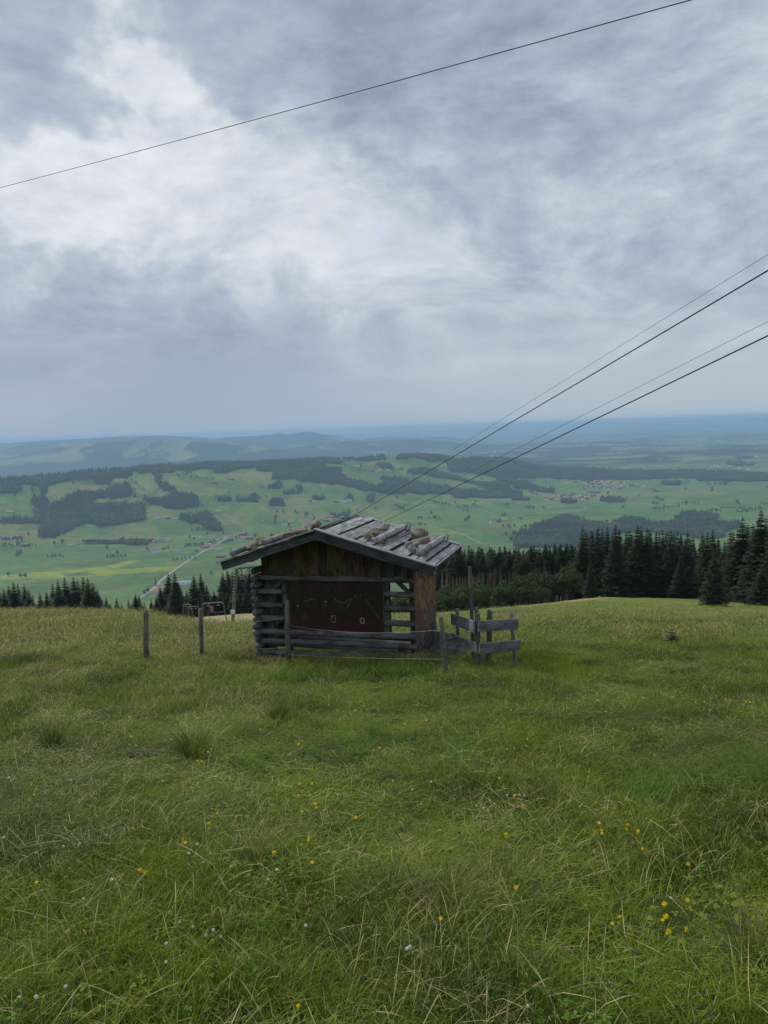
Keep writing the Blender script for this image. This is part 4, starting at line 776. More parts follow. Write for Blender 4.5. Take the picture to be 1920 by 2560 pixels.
# shingles on the right side wall
q = MB(); q.add([(1.56, -.06, -.12), (1.60, -.06, -.12), (1.60, 1.49, -.12), (1.56, 1.49, -.12), (1.56, -.06, 1.92), (1.60, -.06, 1.91), (1.60, 1.49, 1.91), (1.56, 1.49, 1.92)], [(3, 2, 1, 0), (4, 5, 6, 7), (0, 1, 5, 4), (1, 2, 6, 5), (2, 3, 7, 6), (3, 0, 4, 7)])
sw = link('shingle_wall', q.mesh('shingle_wall', w_shg[3]), hut)
SHM = []
for k in range(6):
    q = MB(); wd = .135; hh = .205; j = random.uniform(-.008, .008)
    q.add([(-.003, 0, j), (-.003, wd, -j), (-.003, wd, hh), (-.003, 0, hh), (.050, .002, j), (.045, wd-.002, -j), (.003, wd-.002, hh), (.003, .002, hh)], [(3, 2, 1, 0), (4, 5, 6, 7), (0, 1, 5, 4), (1, 2, 6, 5), (2, 3, 7, 6), (3, 0, 4, 7)]); SHM.append(q)
SHMESH = {}
rows = 13
for r_ in range(rows):
    z = -.13+r_*.148; y = -.07+random.uniform(-.06, 0); 
    while y < 1.45:
        k = random.randrange(6); sy = random.uniform(.75, 1.2); hgt = (z+.13)/1.9+random.uniform(-.12, .12)-.16*(y/1.5)+.06
        mi = 3 if hgt < .20 else 2 if hgt < .30 else random.choice((0, 1, 1, 2)) if hgt < .52 else random.choice((0, 0, 0, 1))
        if (k, mi) not in SHMESH: SHMESH[k, mi] = SHM[k].mesh('shingle', w_shg[mi])
        yy = max(y, -.065); sy2 = sy-(yy-y)/.135; sy2 = min(sy2, (1.50-yy)/.135)
        if sy2 > .2: link('shingle', SHMESH[k, mi], sw, (1.604+random.uniform(0, .004), yy, z+random.uniform(-.012, .008)), (random.uniform(-.015, .015), 0, 0), (1, sy2, 1))
        y += .135*sy+.011
# roof
YR0, YR1 = -.735, 1.56
for x_ in (-1.50, 0.0, 1.50):
    board('purlin', (x_-.06, -.60, rz_at(x_)-.215-(.02 if x_ == 0 else 0)), (0, 1, 0), (1, 0, 0), 2.1, .12, -.13, w_dark, hut)
def slope(s):
    W = ER_ if s > 0 else EL_; d = Vector((s*W, 0, -(RH-EZ))); return d.length, d.normalized()
for s in (1, -1):
    Ls, dv = slope(s); nrm = Vector((0, 1, 0)).cross(dv)*(1 if s > 0 else -1)
    if nrm.z < 0: nrm = -nrm
    base = Vector((0, 0, RH-.075)); yy = Vector((0, 1, 0))
    dk = MB(); o_ = base-nrm*.03; dk.add([o_+yy*YR0, o_+yy*YR1, o_+dv*Ls+yy*YR1, o_+dv*Ls+yy*YR0, o_+yy*YR0+nrm*.02, o_+yy*YR1+nrm*.02, o_+dv*Ls+yy*YR1+nrm*.02, o_+dv*Ls+yy*YR0+nrm*.02], [(0, 1, 2, 3), (7, 6, 5, 4), (0, 4, 5, 1), (1, 5, 6, 2), (2, 6, 7, 3), (3, 7, 4, 0)]); link('gap_shade_sheet', dk.mesh('gap_shade_sheet', w_dark), hut)  # dark sheet added under the boards, standing in for the shade in their gaps
    t = .02; k = 0
    while t < Ls-.04:
        wd = random.uniform(.15, .21); wd = min(wd, Ls-t+.01); lift = .022*(k % 2)+random.uniform(0, .008)
        o_ = base+dv*t+nrm*lift+yy*(YR0+random.uniform(-.01, .01))
        if s > 0: board('roof_board', o_+dv*wd, yy, -dv, YR1-YR0+random.uniform(-.05, .02), wd-.034, .024, w_roof, hut, .008, .006)
        else: board('roof_board', o_, yy, dv*1.0, YR1-YR0+random.uniform(-.05, .02), wd-.034, .024, w_roof, hut, .008, .006).matrix_local @= Matrix.Identity(4)
        t += wd; k += 1
    for yv, fr in ((-.775, 1), (1.60, -1)):      # bargeboards and their cover strips, front and back
        o_ = Vector((0, yv, RH-.06)); up = nrm
        board('bargeboard', o_-up*.155+dv*(.0 if s > 0 else .002), dv, -up if s < 0 else up, Ls+.01, .155*(1 if s > 0 else -1) if False else .155, .038 if True else 0, w_dark, hut, .004, .003) if s > 0 else board('bargeboard', o_-up*.155+Vector((0, .038, 0)), dv, up, Ls+.01, .155, .038, w_dark, hut, .004, .003)
        board('cover_strip', o_+up*.012+Vector((0, -.035 if fr > 0 else -.085, 0))-dv*(.045 if s > 0 else -.012) if s > 0 else o_+up*.012+Vector((0, .09 if fr > 0 else .04, 0))+dv*.012, dv, Vector((0, 1, 0)) if s > 0 else Vector((0, -1, 0)), Ls+.05, .125, .024, w_roof, hut, .006, .004)
    # batten under the bargeboard and the eave
    board('soffit_batten', Vector((0, -.70, RH-.215))+dv*.1 if s > 0 else Vector((0, -.64, RH-.215))+dv*.1, dv, Vector((0, 1, 0)) if s > 0 else Vector((0, -1, 0)), Ls-.2, .06, .03, w_grey, hut, .003, .003)
    # weighted poles with their hooks
    for xs in ((1.02, 1.80) if s > 0 else (1.22, 1.92)):
        tp = xs/((ER_ if s > 0 else EL_))*Ls; r = .062
        a_ = base+dv*tp+nrm*(.038+r+.012)
        log('pole', a_+yy*(-.44 if s > 0 else -.36), a_+yy*1.53, r, w_roof, hut, 12, .86)
        for hy in ((-.26, 1.42) if s > 0 else (-.2, 1.36)):
            c_ = a_+yy*hy; q = MB(); pts = []
            for i in range(8):
                an = -1.9+i*.40; pts.append(c_+dv*math.cos(an)*(.085+.004*i)*1.0+nrm*math.sin(an)*(.085+.012*i))
            pts = pts[:7]+[pts[6]+(nrm*.045-dv*.055)]
            q.tube(pts, [.016, .019, .020, .020, .018, .015, .011, .004], 6); link('hook', q.mesh('hook', m_iron, True), hut)
    q = MB()
# ridge strip
board('ridge_board', (-.085, YR0+.05, RH-.05), (0, 1, 0), (-.35, 0, -.12), YR1-YR0-.06, .10, .02, w_dark, hut) if False else board('ridge_board', (.0, YR1-.03, RH-.018), (0, -1, 0), (-.95, 0, -.30), YR1-YR0-.08, .15, .022, w_dark, hut)

# ------------------------------------------------------------------ stones on the roof
import bmesh
def stone_mesh(seed, flat=.7, rough=.22, sub=3):
    r = np.random.default_rng(seed); bm = bmesh.new(); bmesh.ops.create_icosphere(bm, subdivisions=sub, radius=1)
    cuts = [(r.normal(size=3), r.uniform(.42, .78)) for _ in range(13)]
    for v in bm.verts:
        p = np.array(v.co)
        for n_, d_ in cuts:
            n_ = n_/np.linalg.norm(n_); k = p@n_-d_
            if k > 0: p = p-n_*k
        p = p*(1+r.uniform(-.025, .025)); v.co = (p[0], p[1], p[2]*flat)
    me = bpy.data.meshes.new('stone'); bm.to_mesh(me); bm.free(); return me
def stonemat(name, c1, c2, c3):
    m, nt, b, _ = material(name); tc = nt.nodes.new('ShaderNodeTexCoord'); oi = nt.nodes.new('ShaderNodeObjectInfo')
    v = vmth(nt, 'ADD', tc.outputs['Object'], vmth(nt, 'SCALE', (13., 7., 5.), scale=oi.outputs['Random'])); a = noise(nt, v, 1.6, 7, .65); d = noise(nt, v, 6., 6, .65)
    c = mixc(nt, smooth(nt, a, .35, .65), c1, c2); c = mixc(nt, smooth(nt, d, .55, .7), c, c3); nt.links.new(c, b.inputs['Base Color']); bump(nt, b, d, .8, .2); b.inputs['Roughness'].default_value = .95; return m
m_st = stonemat('roof_stone', (.33, .28, .205), (.54, .475, .37), (.15, .125, .095)); m_st2 = stonemat('pale_stone', (.30, .30, .29), (.46, .46, .45), (.14, .14, .135)); m_boul = stonemat('grey_rock', (.13, .13, .125), (.23, .23, .22), (.07, .07, .065))
def roof_stone(s, xs, y, sx, sy, sz, label, mat=None):
    Ls, dv = slope(s); nrm = Vector((0, 1, 0)).cross(dv); nrm = nrm if nrm.z > 0 else -nrm
    tp = xs/(ER_ if s > 0 else EL_)*Ls; p = Vector((0, y, RH-.075))+dv*tp+nrm*(.038+sz*.62)
    me = stone_mesh(random.randrange(9999)); me.materials.append(mat or m_st)
    M = HM @ axes(p, dv, Vector((0, 1, 0))) @ Matrix.Rotation(random.uniform(-.3, .3), 4, 'Z') @ Matrix.Diagonal((sx, sy, sz*1.25, 1))
    o = bpy.data.objects.new('roof_stone', me); COL.objects.link(o); o.matrix_world = M; tag(o, label, 'stone', 'stones weighing down the hut roof')
roof_stone(1, .80, -.34, .13, .17, .10, 'brownish stone by the front end of the upper right roof pole')
roof_stone(1, .79, .16, .12, .24, .11, 'long tan stone second along the upper right roof pole')
roof_stone(1, .80, .78, .13, .36, .13, 'longest tan stone behind the upper right roof pole')
roof_stone(1, 1.60, -.28, .13, .17, .11, 'pale mottled stone at the front end of the lower right roof pole', m_st2)
roof_stone(1, 1.48, -.02, .10, .12, .10, 'small white stone beside the mottled one on the right roof', m_st2)
roof_stone(1, 1.57, .25, .12, .19, .10, 'tan stone midway along the lower right roof pole')
roof_stone(1, 1.58, .72, .12, .22, .10, 'cream stone beyond the middle of the lower right roof pole')
roof_stone(1, 1.42, .98, .16, .26, .19, 'largest dark brown stone high above the lower right pole')
for xs, y, a, lb in ((.18, -.30, (.15, .22, .15), 'pale angular stone sitting beside the hut ridge'), (.62, -.1, (.17, .22, .12), 'tan stone just left of the hut ridge'), (.92, .1, (.16, .24, .13), 'tan stone behind the upper left roof pole'), (1.42, .0, (.17, .24, .17), 'big pale stone in the middle of the left roof'), (1.62, -.05, (.16, .2, .15), 'cracked pale stone lower on the left roof'), (1.78, .15, (.13, .25, .10), 'flat tan stone above the lowest left roof pole'), (.75, .5, (.14, .2, .14), 'brown stone further back left of the ridge'), (1.5, .6, (.15, .25, .15), 'tan stone further back on the left roof')): roof_stone(-1, xs, y, *a, lb)

# ------------------------------------------------------------------ the rock beside the hut
me = stone_mesh(5151, .6, .2, 4); me.materials.append(m_boul); gp = gpix(1090, 1652)
bo = link('boulder', me, None, (1.12, 15.2, gz(1.12, 15.2)+.12), (R_(-6), R_(8), .5), (.62, .95, .52)); tag(bo, 'flat-topped grey boulder beside the shingled hut wall', 'boulder')
me = stone_mesh(717, .6, .2, 3); me.materials.append(m_boul); bo = link('boulder', me, None, (.95, 13.95, gz(.95, 13.95)-.02), (0, 0, 1.), (.42, .34, .25)); tag(bo, 'low grey rock under the front corner of the hut', 'boulder')
me = stone_mesh(727, .6, .2, 3); me.materials.append(m_boul)
for x_, l_ in ((-2.2, 'flat grey footing stone under the left corner of the hut'), (-.6, 'grey footing stone under the middle of the front sill'),):
    o = link('footing_stone', me, None, HM @ Vector((x_+.8, -.02, -.18)), (0, 0, random.uniform(0, 3)), (.3, .22, .2)); tag(o, l_, 'stone')

# ------------------------------------------------------------------ fence posts, plank fence, pole and wires
w_post = wood('fence_post', (.105, .095, .082), (.20, .185, .165), (.06, .055, .048), 10); w_plank = wood('fence_plank', (.115, .12, .13), (.205, .21, .22), (.08, .082, .088), 11)
def post_px(name, tx, ty, bx, by, r, y=None, parent=None, mat=None, deep=.35):
    """post through two photo pixels at the ground depth of its foot"""
    g = gpix(bx, by) if y is None else None; y = g.y if g else y
    bt = unproj(bx, by, y); tp = unproj(tx, ty, y); d_ = (tp-bt).normalized(); bt = bt-d_*deep
    if parent is None:
        o = link(name, None, None, bt, None); L = (tp-bt).length; q = MB()
        q.tube([(0, 0, 0), (L*.3, r*.1, 0), (L*.65, -r*.08, r*.08), (L-r*.5, 0, 0), (L, 0, 0)], [r*1.05, r, r*.97, r*.93, r*.55], 10, 0, .05); me = q.mesh(name, mat or w_post, True); o.data = None
        COL.objects.unlink(o); bpy.data.objects.remove(o); o = link(name, me, None, mat=axes(bt, d_, (0, 1, 0))); return o, tp, bt
    return log(name, bt, tp, r, mat or w_post, parent, 10, .94, .05), tp, bt
POSTS = []
for (a, lb) in (((365, 1525, 365, 1652, .052), 'tall grey fence post farthest left of the hut'), ((501, 1521, 505, 1642, .045), 'dark brown fence post midway left of the hut'), ((718, 1500, 722, 1664, .050), 'weathered fence post right in front of the dark panel'), ((1102, 1541, 1117, 1693, .040), 'leaning grey fence post between hut and plank fence')):
    o, tp, bt = post_px('fence_post', *a); tag(o, lb, 'fence post', 'wire fence posts by the hut'); POSTS.append((tp, bt))
m_wire = plain('fence_wire', (.22, .225, .22), .5, .2, 5, .4, .4)
def wire(name, A, B, r, sag, label, n=14, group=None, mat=None, cat='wire'):
    A, B = Vector(A), Vector(B); q = MB(); q.tube([A.lerp(B, i/n)-Vector((0, 0, sag*4*(i/n)*(1-i/n))) for i in range(n+1)], r, 5); return tag(link(name, q.mesh(name, mat or m_wire), None), label, cat, group)
at_ = lambda k, f: POSTS[k][1].lerp(POSTS[k][0], f)-Vector((0, .05, 0))
for f, nm in ((.80, 'upper'), (.45, 'lower')):
    wire('fence_wire', at_(0, f), at_(1, f), .0032, .03, nm+' fence wire between the two posts left of the hut'); wire('fence_wire', at_(1, f), at_(2, f), .0032, .05, nm+' fence wire from the brown post to the panel post')
    wire('fence_wire', at_(2, f-.09), at_(3, f+.05), .0034, .09 if f > .6 else .02, nm+' fence wire sagging across the front of the hut')
pf = link('plank_fence', None, None, gpix(1197, 1672)); tag(pf, 'angled plank fence with two grey rails on round posts', 'fence'); M0 = Matrix.Translation(-pf.location)
yc_ = gpix(1197, 1674).y; yl_ = 14.3; yr_ = gpix(1289, 1675).y
def fpost(tx, ty, bx, by, y, r):
    bt = unproj(bx, by, y); tp = unproj(tx, ty, y); d_ = (tp-bt).normalized(); bt = Vector((bt.x, bt.y, gz(bt.x, bt.y)))-d_*.3
    log('post', M0 @ bt, M0 @ tp, r, w_post, pf, 10, .95, .05)
fpost(1143.5, 1521, 1144, 1640, yl_, .036); fpost(1194, 1533, 1198, 1676, yc_+.03, .037); fpost(1191, 1518, 1196, 1660, yc_+.55, .036); fpost(1222, 1524, 1219, 1668, yc_+.45, .032); fpost(1227.5, 1527, 1224, 1640, yc_+.55, .026); fpost(1277, 1532, 1290, 1676, yr_+.06, .032)
def fplank(tl, bl, tr, br, yL, yR):
    A, B_, C_, D_ = unproj(*tl, yL), unproj(*bl, yL), unproj(*tr, yR), unproj(*br, yR); x_ = C_-A; board('plank', M0 @ B_, x_, A-B_, x_.length, (A-B_).length, .03, w_plank, pf, .004, .008)
fplank((1193.6, 1552.4), (1194.4, 1579.8), (1290.8, 1546), (1290, 1572), yc_-.06, yr_-.04); fplank((1196, 1608), (1196, 1634.7), (1297, 1599), (1296, 1624.5), yc_-.06, yr_-.04)
fplank((1131.4, 1534.4), (1131.4, 1560), (1189.7, 1552.4), (1189.7, 1579), yl_-.08, yc_-.02); fplank((1134, 1583.8), (1134.8, 1606.5), (1193.6, 1608), (1192, 1629), yl_-.08, yc_-.02)
o, _, _ = post_px('tall_pole', 1174.5, 1416, 1184, 1640, .034, yc_+1.1); tag(o, 'tall thin weathered pole rising behind the plank fence', 'pole')
wire('fence_wire', at_(3, .75), unproj(1190, 1568, yc_-.05), .0032, .04, 'short wire tied from leaning post to the upper plank'); wire('fence_wire', at_(3, .42), unproj(1193, 1612, yc_-.05), .0032, .05, 'short wire tied from leaning post to the lower plank')

# ------------------------------------------------------------------ ski lift: pole, portals, cables
m_green = plain('green_lift_steel', (.105, .145, .10), .6, .3, .8); m_steel = plain('grey_lift_steel', (.22, .22, .19), .6, .3, .8); m_sign = plain('white_sign', (.62, .62, .60), .6, .1); m_cable = plain('dark_cable', (.018, .016, .018), .6, .2, 1); m_redm = plain('red_seat', (.24, .10, .08), .6, .2); m_conc = plain('concrete_footing', (.25, .2, .17), .9, .3)
g = gpix(579, 1563, 40); yp = 104.; bt = unproj(579, 1564, yp); bt.z = gz(bt.x, yp); tp = unproj(592.6, 1422.5, yp)
lp = link('lift_pole', None, None, bt); tag(lp, 'leaning green steel lift pole with arm behind the left eave', 'lift pole')
B = lambda p: Vector(p)-bt
q = MB(); q.tube([B(bt)-Vector((0, 0, .8)), B(bt.lerp(tp, .5)), B(tp)], [.26, .22, .17], 10); pl = link('mast', q.mesh('mast', m_green), lp)
for k in range(9): 
    c_ = B(bt.lerp(tp, .45+.055*k)); q = MB(); q.tube([c_+Vector((-.36, -.1, 0)), c_+Vector((-.1, -.1, 0))], .03, 5); link('rung', q.mesh('rung', m_sign), lp)
c_ = B(bt.lerp(tp, .27)); q = MB(); q.box((c_.x-.3, c_.y-.29, c_.z-.3), (c_.x+.3, c_.y-.25, c_.z+.3)); link('sign_plate', q.mesh('sign_plate', m_sign), lp)
tl_ = unproj(594, 1421, yp); tr_ = unproj(648, 1416, yp); q = MB(); q.tube([B(tl_), B(tr_)], .14, 8); link('arm', q.mesh('arm', m_green), lp)
q = MB(); q.tube([B(bt.lerp(tp, .9)), B(tl_.lerp(tr_, .22))], .07, 6); link('strut', q.mesh('strut', m_green), lp)
q = MB(); q.tube([B(bt)-Vector((0, 0, .8)), B(bt)+Vector((0, 0, .35))], [.45, .38], 10); link('footing', q.mesh('footing', m_conc), lp)
for k, f in enumerate((.45, .98)):
    c_ = B(tl_.lerp(tr_, f)); q = MB(); q.tube([c_+Vector((-.06, 0, -.35)), c_+Vector((.06, 0, -.35))], .35, 12); sh_ = link('sheave_wheel', q.mesh('sheave_wheel', m_steel), lp); q = MB(); q.tube([c_, c_+Vector((0, 0, -.4))], .05, 5); link('hanger', q.mesh('hanger', m_steel), sh_)
def portal(L0, L1, R0, R1, y, label, frame=False, seat=False):
    b0 = unproj(*L0, y); r0 = unproj(*R0, y); o = link('lift_portal', None, None, (b0.x, y, gz(b0.x, y))); tag(o, label, 'lift portal', 'small drag lift portals'); T = lambda p: Vector(p)-o.location
    for a, c_ in ((L0, L1), (R0, R1)):
        p0, p1 = unproj(*a, y), unproj(*c_, y); p0.z = min(p0.z, gz(p0.x, y)); q = MB(); q.tube([T(p0)-Vector((0, 0, .3)), T(p1)], .075, 7); link('leg', q.mesh('leg', m_green), o)
    A, C_ = unproj(*L1, y), unproj(*R1, y); k = (C_-A)*.06; q = MB(); q.tube([T(A), T(A+k+Vector((0, 0, .18))), T(C_-k+Vector((0, 0, .18))), T(C_)], .075, 7); link('crossbar', q.mesh('crossbar', m_steel), o)
    for f in (.3, .75):
        c_ = T(A.lerp(C_, f)); q = MB(); q.tube([c_+Vector((0, 0, .18)), c_+Vector((0, 0, -.25))], .05, 5); q.tube([c_+Vector((-.25, 0, -.25)), c_+Vector((.25, 0, -.25))], .07, 6); link('roller', q.mesh('roller', m_steel), o)
    if frame:
        up = Vector((0, 0, 1.4)); q = MB(); q.tube([T(A), T(A+up), T(C_+up+Vector((0, 0, .3))), T(C_)], .03, 5); link('top_frame', q.mesh('top_frame', m_green), o)
    if seat:
        c_ = T(A.lerp(C_, .42)); q = MB(); q.box((c_.x-.2, -.2, c_.z-1.2), (c_.x+.2, .2, c_.z-.4)); link('motor_box', q.mesh('motor_box', m_redm), o)
        q = MB(); q.tube([c_+Vector((.3, 0, -1.3)), c_+Vector((1.9, 0, -1.2)), c_+Vector((1.9, 0, -.3))], .04, 5); link('guard_rail', q.mesh('guard_rail', m_steel), o)
portal((505, 1543), (507, 1512), (570.5, 1559), (557.8, 1508), 112, 'widest green lift portal with red motor box, nearest the pole', True, True)
portal((470, 1543), (471, 1519), (500, 1543), (496, 1518), 150, 'middle small lift portal behind the brown fence post', True); portal((456, 1542), (458.5, 1513), (484, 1541), (477.5, 1513), 165, 'leftmost and farthest small lift portal')
def cable(name, pts, r, label, group=None, sag=0):
    P_ = [unproj(*p) for p in pts]; A, B_ = P_[0], P_[-1]; n = 40; q = MB(); q.tube([A.lerp(B_, i/n)-Vector((0, 0, sag*4*(i/n)*(1-i/n))) for i in range(n+1)], r, 6); tag(link(name, q.mesh(name, m_cable), None), label, 'cable', group)
def ext(a, b_, t):      # run a cable on past its second point
    return a+(b_-a)*t
def cable3(name, A, B_, r, label, group=None, sag=0., n=60):
    q = MB(); q.tube([A.lerp(B_, (i/n))-Vector((0, 0, sag*4*(i/n)*(1-i/n))) for i in range(n+1)], r, 6); tag(link(name, q.mesh(name, m_cable), None), label, 'cable', group)
for (n0, n1, r, lb) in (((616, 1448, 104), (1920, 676, 11), .011, 'thick dark lift cable, upper of the two thick ones'), ((650, 1454, 104), (1920, 839, 11), .011, 'thick dark lift cable, lower of the two thick ones'), ((616, 1444, 104), (1920, 636, 11), .0032, 'hair-thin wire above the upper thick cable'), ((650, 1446, 104), (1920, 804, 11), .0032, 'hair-thin wire above the lower thick cable')):
    A, B_ = unproj(*n0), unproj(*n1); cable3('lift_cable', A, ext(A, B_, 1.22), r, lb, 'cables of the lift')
A, B_ = unproj(0, 463, 34), unproj(1692, 0, 16); cable3('lift_cable', ext(B_, A, 1.6), ext(A, B_, 1.35), .0105, 'single dark cable crossing the whole upper sky', None, .12)

# ------------------------------------------------------------------ grass
def grassmat(name, g1, g2, d1, d2, bias=0.0):
    """gcol: x = blade tint, y = how dry the blade is"""
    m, nt, b, out = material(name); b.inputs['Roughness'].default_value = .55; b.inputs['Specular IOR Level'].default_value = .12
    at = nd(nt, 'ShaderNodeAttribute', {'attribute_name': 'gcol'}); s = nd(nt, 'ShaderNodeSeparateXYZ', None, i0=at.outputs['Vector']); geo = nt.nodes.new('ShaderNodeNewGeometry')
    fl = vmth(nt, 'MULTIPLY', geo.outputs['Position'], (1, 1, 0)); oi = nt.nodes.new('ShaderNodeObjectInfo')
    n1 = noise(nt, fl, .55, 4, .6); n2 = noise(nt, fl, 2.3, 3, .6)
    g = mixc(nt, mth(nt, 'ADD', mth(nt, 'MULTIPLY', s.outputs[0], .7), mth(nt, 'MULTIPLY', oi.outputs['Random'], .3)), g1, g2)
    g = mixc(nt, smooth(nt, n2, .35, .7, 0, .55), g, (.275, .29, .034))
    g = mixc(nt, smooth(nt, noise(nt, fl, .55, 5, .66), .44, .60, 0, .85), g, mixc(nt, s.outputs[0], (.030, .072, .009), (.085, .145, .018)))
    d = mixc(nt, s.outputs[0], d1, d2)
    f = mth(nt, 'ADD', s.outputs[1], smooth(nt, n1, .45, .75, -.12, .22)); f = mth(nt, 'ADD', f, bias, clamp=True)
    c = mixc(nt, smooth(nt, f, .25, .75), g, d); nt.links.new(c, b.inputs['Base Color'])
    tr = nd(nt, 'ShaderNodeBsdfTranslucent', None, Color=c); mx = nd(nt, 'ShaderNodeMixShader', None, i0=.18, i1=b.outputs[0], i2=tr.outputs[0]); nt.links.new(mx.outputs[0], out.inputs[0])
    return m
m_grass = grassmat('meadow_grass', (.074, .146, .010), (.225, .315, .026), (.42, .35, .14), (.70, .60, .30))
m_lush = grassmat('lush_grass', (.065, .165, .018), (.15, .28, .036), (.22, .24, .10), (.3, .3, .15), -.15)
m_rush = grassmat('rush_tussock', (.065, .105, .026), (.13, .175, .045), (.28, .23, .10), (.45, .38, .19))
def blades(r, n, rad, h, wd, lean, dry, curve=.5, seedhead=0.0, base_r=None, out=0.0):
    """n curved blades; returns vertices, quads, triangles, colours"""
    a = r.uniform(0, 2*np.pi, n); q = rad*np.sqrt(r.random(n)); bx, by = np.cos(a)*q, np.sin(a)*q
    H = r.uniform(h[0], h[1], n)*r.uniform(.7, 1.1, n); W = r.uniform(wd[0], wd[1], n); az = r.uniform(0, 2*np.pi, n)
    if out: az = a+r.normal(0, .5, n)
    ln = np.abs(r.normal(lean, lean*.5, n)); L = 3 if not seedhead else 4
    ts = [0, .4, .75, 1.0] if not seedhead else [0, .45, .8, .9, 1.0]
    dx, dy = np.cos(az), np.sin(az); sx, sy = -dy, dx; tw = r.uniform(-.9, .9, n); sx, sy = sx*np.cos(tw)+dx*np.sin(tw), sy*np.cos(tw)+dy*np.sin(tw)
    sh = r.random(n) < seedhead; V = []
    for t in ts:
        of = H*ln*(t*(1-curve)+curve*t*t); zz = H*(t-.32*np.minimum(ln, 1.6)*t*t*curve*1.5); zz = np.maximum(zz, H*.06*t+.002)
        k = {0: .8, .4: 1.0, .45: .8, .75: .75, .8: .7, .9: .7, 1.0: 0.06}[t]
        ww = W*k*.5; ww = np.where(sh & (t in (.8, .9)), W*.85, ww)
        cx, cy = bx+dx*of, by+dy*of; V.append(np.stack([cx-sx*ww, cy-sy*ww, zz-.01*(t == 0)], -1)); V.append(np.stack([cx+sx*ww, cy+sy*ww, zz-.01*(t == 0)], -1))
    m = len(V); V = np.stack(V, 1).reshape(-1, 3); o = np.arange(n)[:, None]*m
    Q_ = np.concatenate([o+np.array([2*i, 2*i+1, 2*i+3, 2*i+2]) for i in range(len(ts)-1)])
    dr = np.clip(r.normal(dry, .22, n), 0, 1); cc = np.stack([r.random(n), dr, np.zeros(n)], -1).repeat(m, 0)
    return V, Q_, cc
def tuft(name, seed, specs, mat):
    r = np.random.default_rng(seed); Vs, Qs, Cs = [], [], []; o = 0
    for sp in specs: V, Q_, c_ = blades(r, **sp); Vs.append(V); Qs.append(Q_+o); Cs.append(c_); o += len(V)
    return np_mesh(name, np.concatenate(Vs), [np.concatenate(Qs)], mat, np.concatenate(Cs))
def clover(name, seed, n=70, rad=.26):
    r = np.random.default_rng(seed); V = []; F = []; cl = []
    for i in range(n):
        q = rad*math.sqrt(r.random()); a = r.uniform(0, 6.28); c_ = np.array([math.cos(a)*q, math.sin(a)*q, r.uniform(.025, .06)]); a0 = r.uniform(0, 6.28); s = r.uniform(.010, .017); tl = r.normal(0, .25, 2); k = r.random()
        for j in range(3):
            b_ = a0+j*2.094; d_ = np.array([math.cos(b_), math.sin(b_), tl[0]]); p_ = np.array([-d_[1], d_[0], tl[1]]); o = len(V); V += [c_, c_+d_*s*.6+p_*s*.5, c_+d_*s*1.15, c_+d_*s*.6-p_*s*.5]; F.append((o, o+1, o+2, o+3)); cl += [(k, 0, 0)]*4
    return np_mesh(name, np.array(V), [np.array(F)], m_lush, np.array(cl))
lawn = lambda n, k=1: dict(n=n, rad=.30*k, h=(.028, .075), wd=(.0024, .0042), lean=.9, dry=.10)
KINDS = [tuft('short_grass', 200+i, [lawn(520), dict(n=34, rad=.3, h=(.04, .10), wd=(.0018, .003), lean=1.3, dry=.75)], m_grass) for i in range(5)]                              # 0-4
KINDS += [tuft('tall_grass', 220+i, [lawn(330), dict(n=120, rad=.28, h=(.04, .105), wd=(.002, .0034), lean=.8, dry=.2)], m_grass) for i in range(3)]                     # 5-7
KINDS += [tuft('dry_grass', 240+i, [lawn(300), dict(n=70, rad=.30, h=(.06, .16), wd=(.0016, .0026), lean=1.0, dry=.85), dict(n=7, rad=.3, h=(.10, .23), wd=(.0014, .0020), lean=.7, dry=.95, seedhead=.8)], m_grass) for i in range(4)]   # 8-11
KINDS += [tuft('lush_grass', 260+i, [lawn(200), dict(n=200, rad=.28, h=(.08, .22), wd=(.0035, .006), lean=.8, dry=.03)], m_lush) for i in range(2)]                                # 12-13
KINDS += [clover('clover_leaves', 280+i) for i in range(2)]                                                                                                          # 14-15
KINDS += [tuft('stray_stalks', 290+i, [dict(n=2, rad=.3, h=(.12, .30), wd=(.0012, .0017), lean=.9, dry=.95, seedhead=.7), dict(n=2, rad=.3, h=(.10, .20), wd=(.0013, .0019), lean=2.2, dry=.9, curve=.3)], m_grass) for i in range(4)]      # 16-19
KINDS += [tuft('far_tuft', 300+i, [dict(n=120, rad=.45, h=(.04, .10), wd=(.007, .012), lean=.8, dry=.18), dict(n=16, rad=.45, h=(.08, .20), wd=(.004, .007), lean=.6, dry=.9)], m_grass) for i in range(3)]   # 20-22
KINDS += [tuft('far_dry_tuft', 310+i, [dict(n=90, rad=.45, h=(.05, .13), wd=(.007, .012), lean=.8, dry=.3), dict(n=44, rad=.45, h=(.10, .28), wd=(.004, .007), lean=.6, dry=.85, seedhead=.3)], m_grass) for i in range(2)]              # 23-24
KINDS += [tuft('stray_stalks', 330+i, [dict(n=2, rad=.3, h=(.10, .28), wd=(.0011, .0016), lean=.5+.12*i, dry=.95, seedhead=.6), dict(n=2+i % 2, rad=.3, h=(.06, .16), wd=(.0010, .0015), lean=.8+.2*i, dry=.85, curve=.3+.05*i)], m_grass) for i in range(8)]   # 25-32
def hut_local(x, y): return (x-HX0)*math.cos(HTH)-(y-HY0)*math.sin(HTH), (x-HX0)*math.sin(HTH)+(y-HY0)*math.cos(HTH)
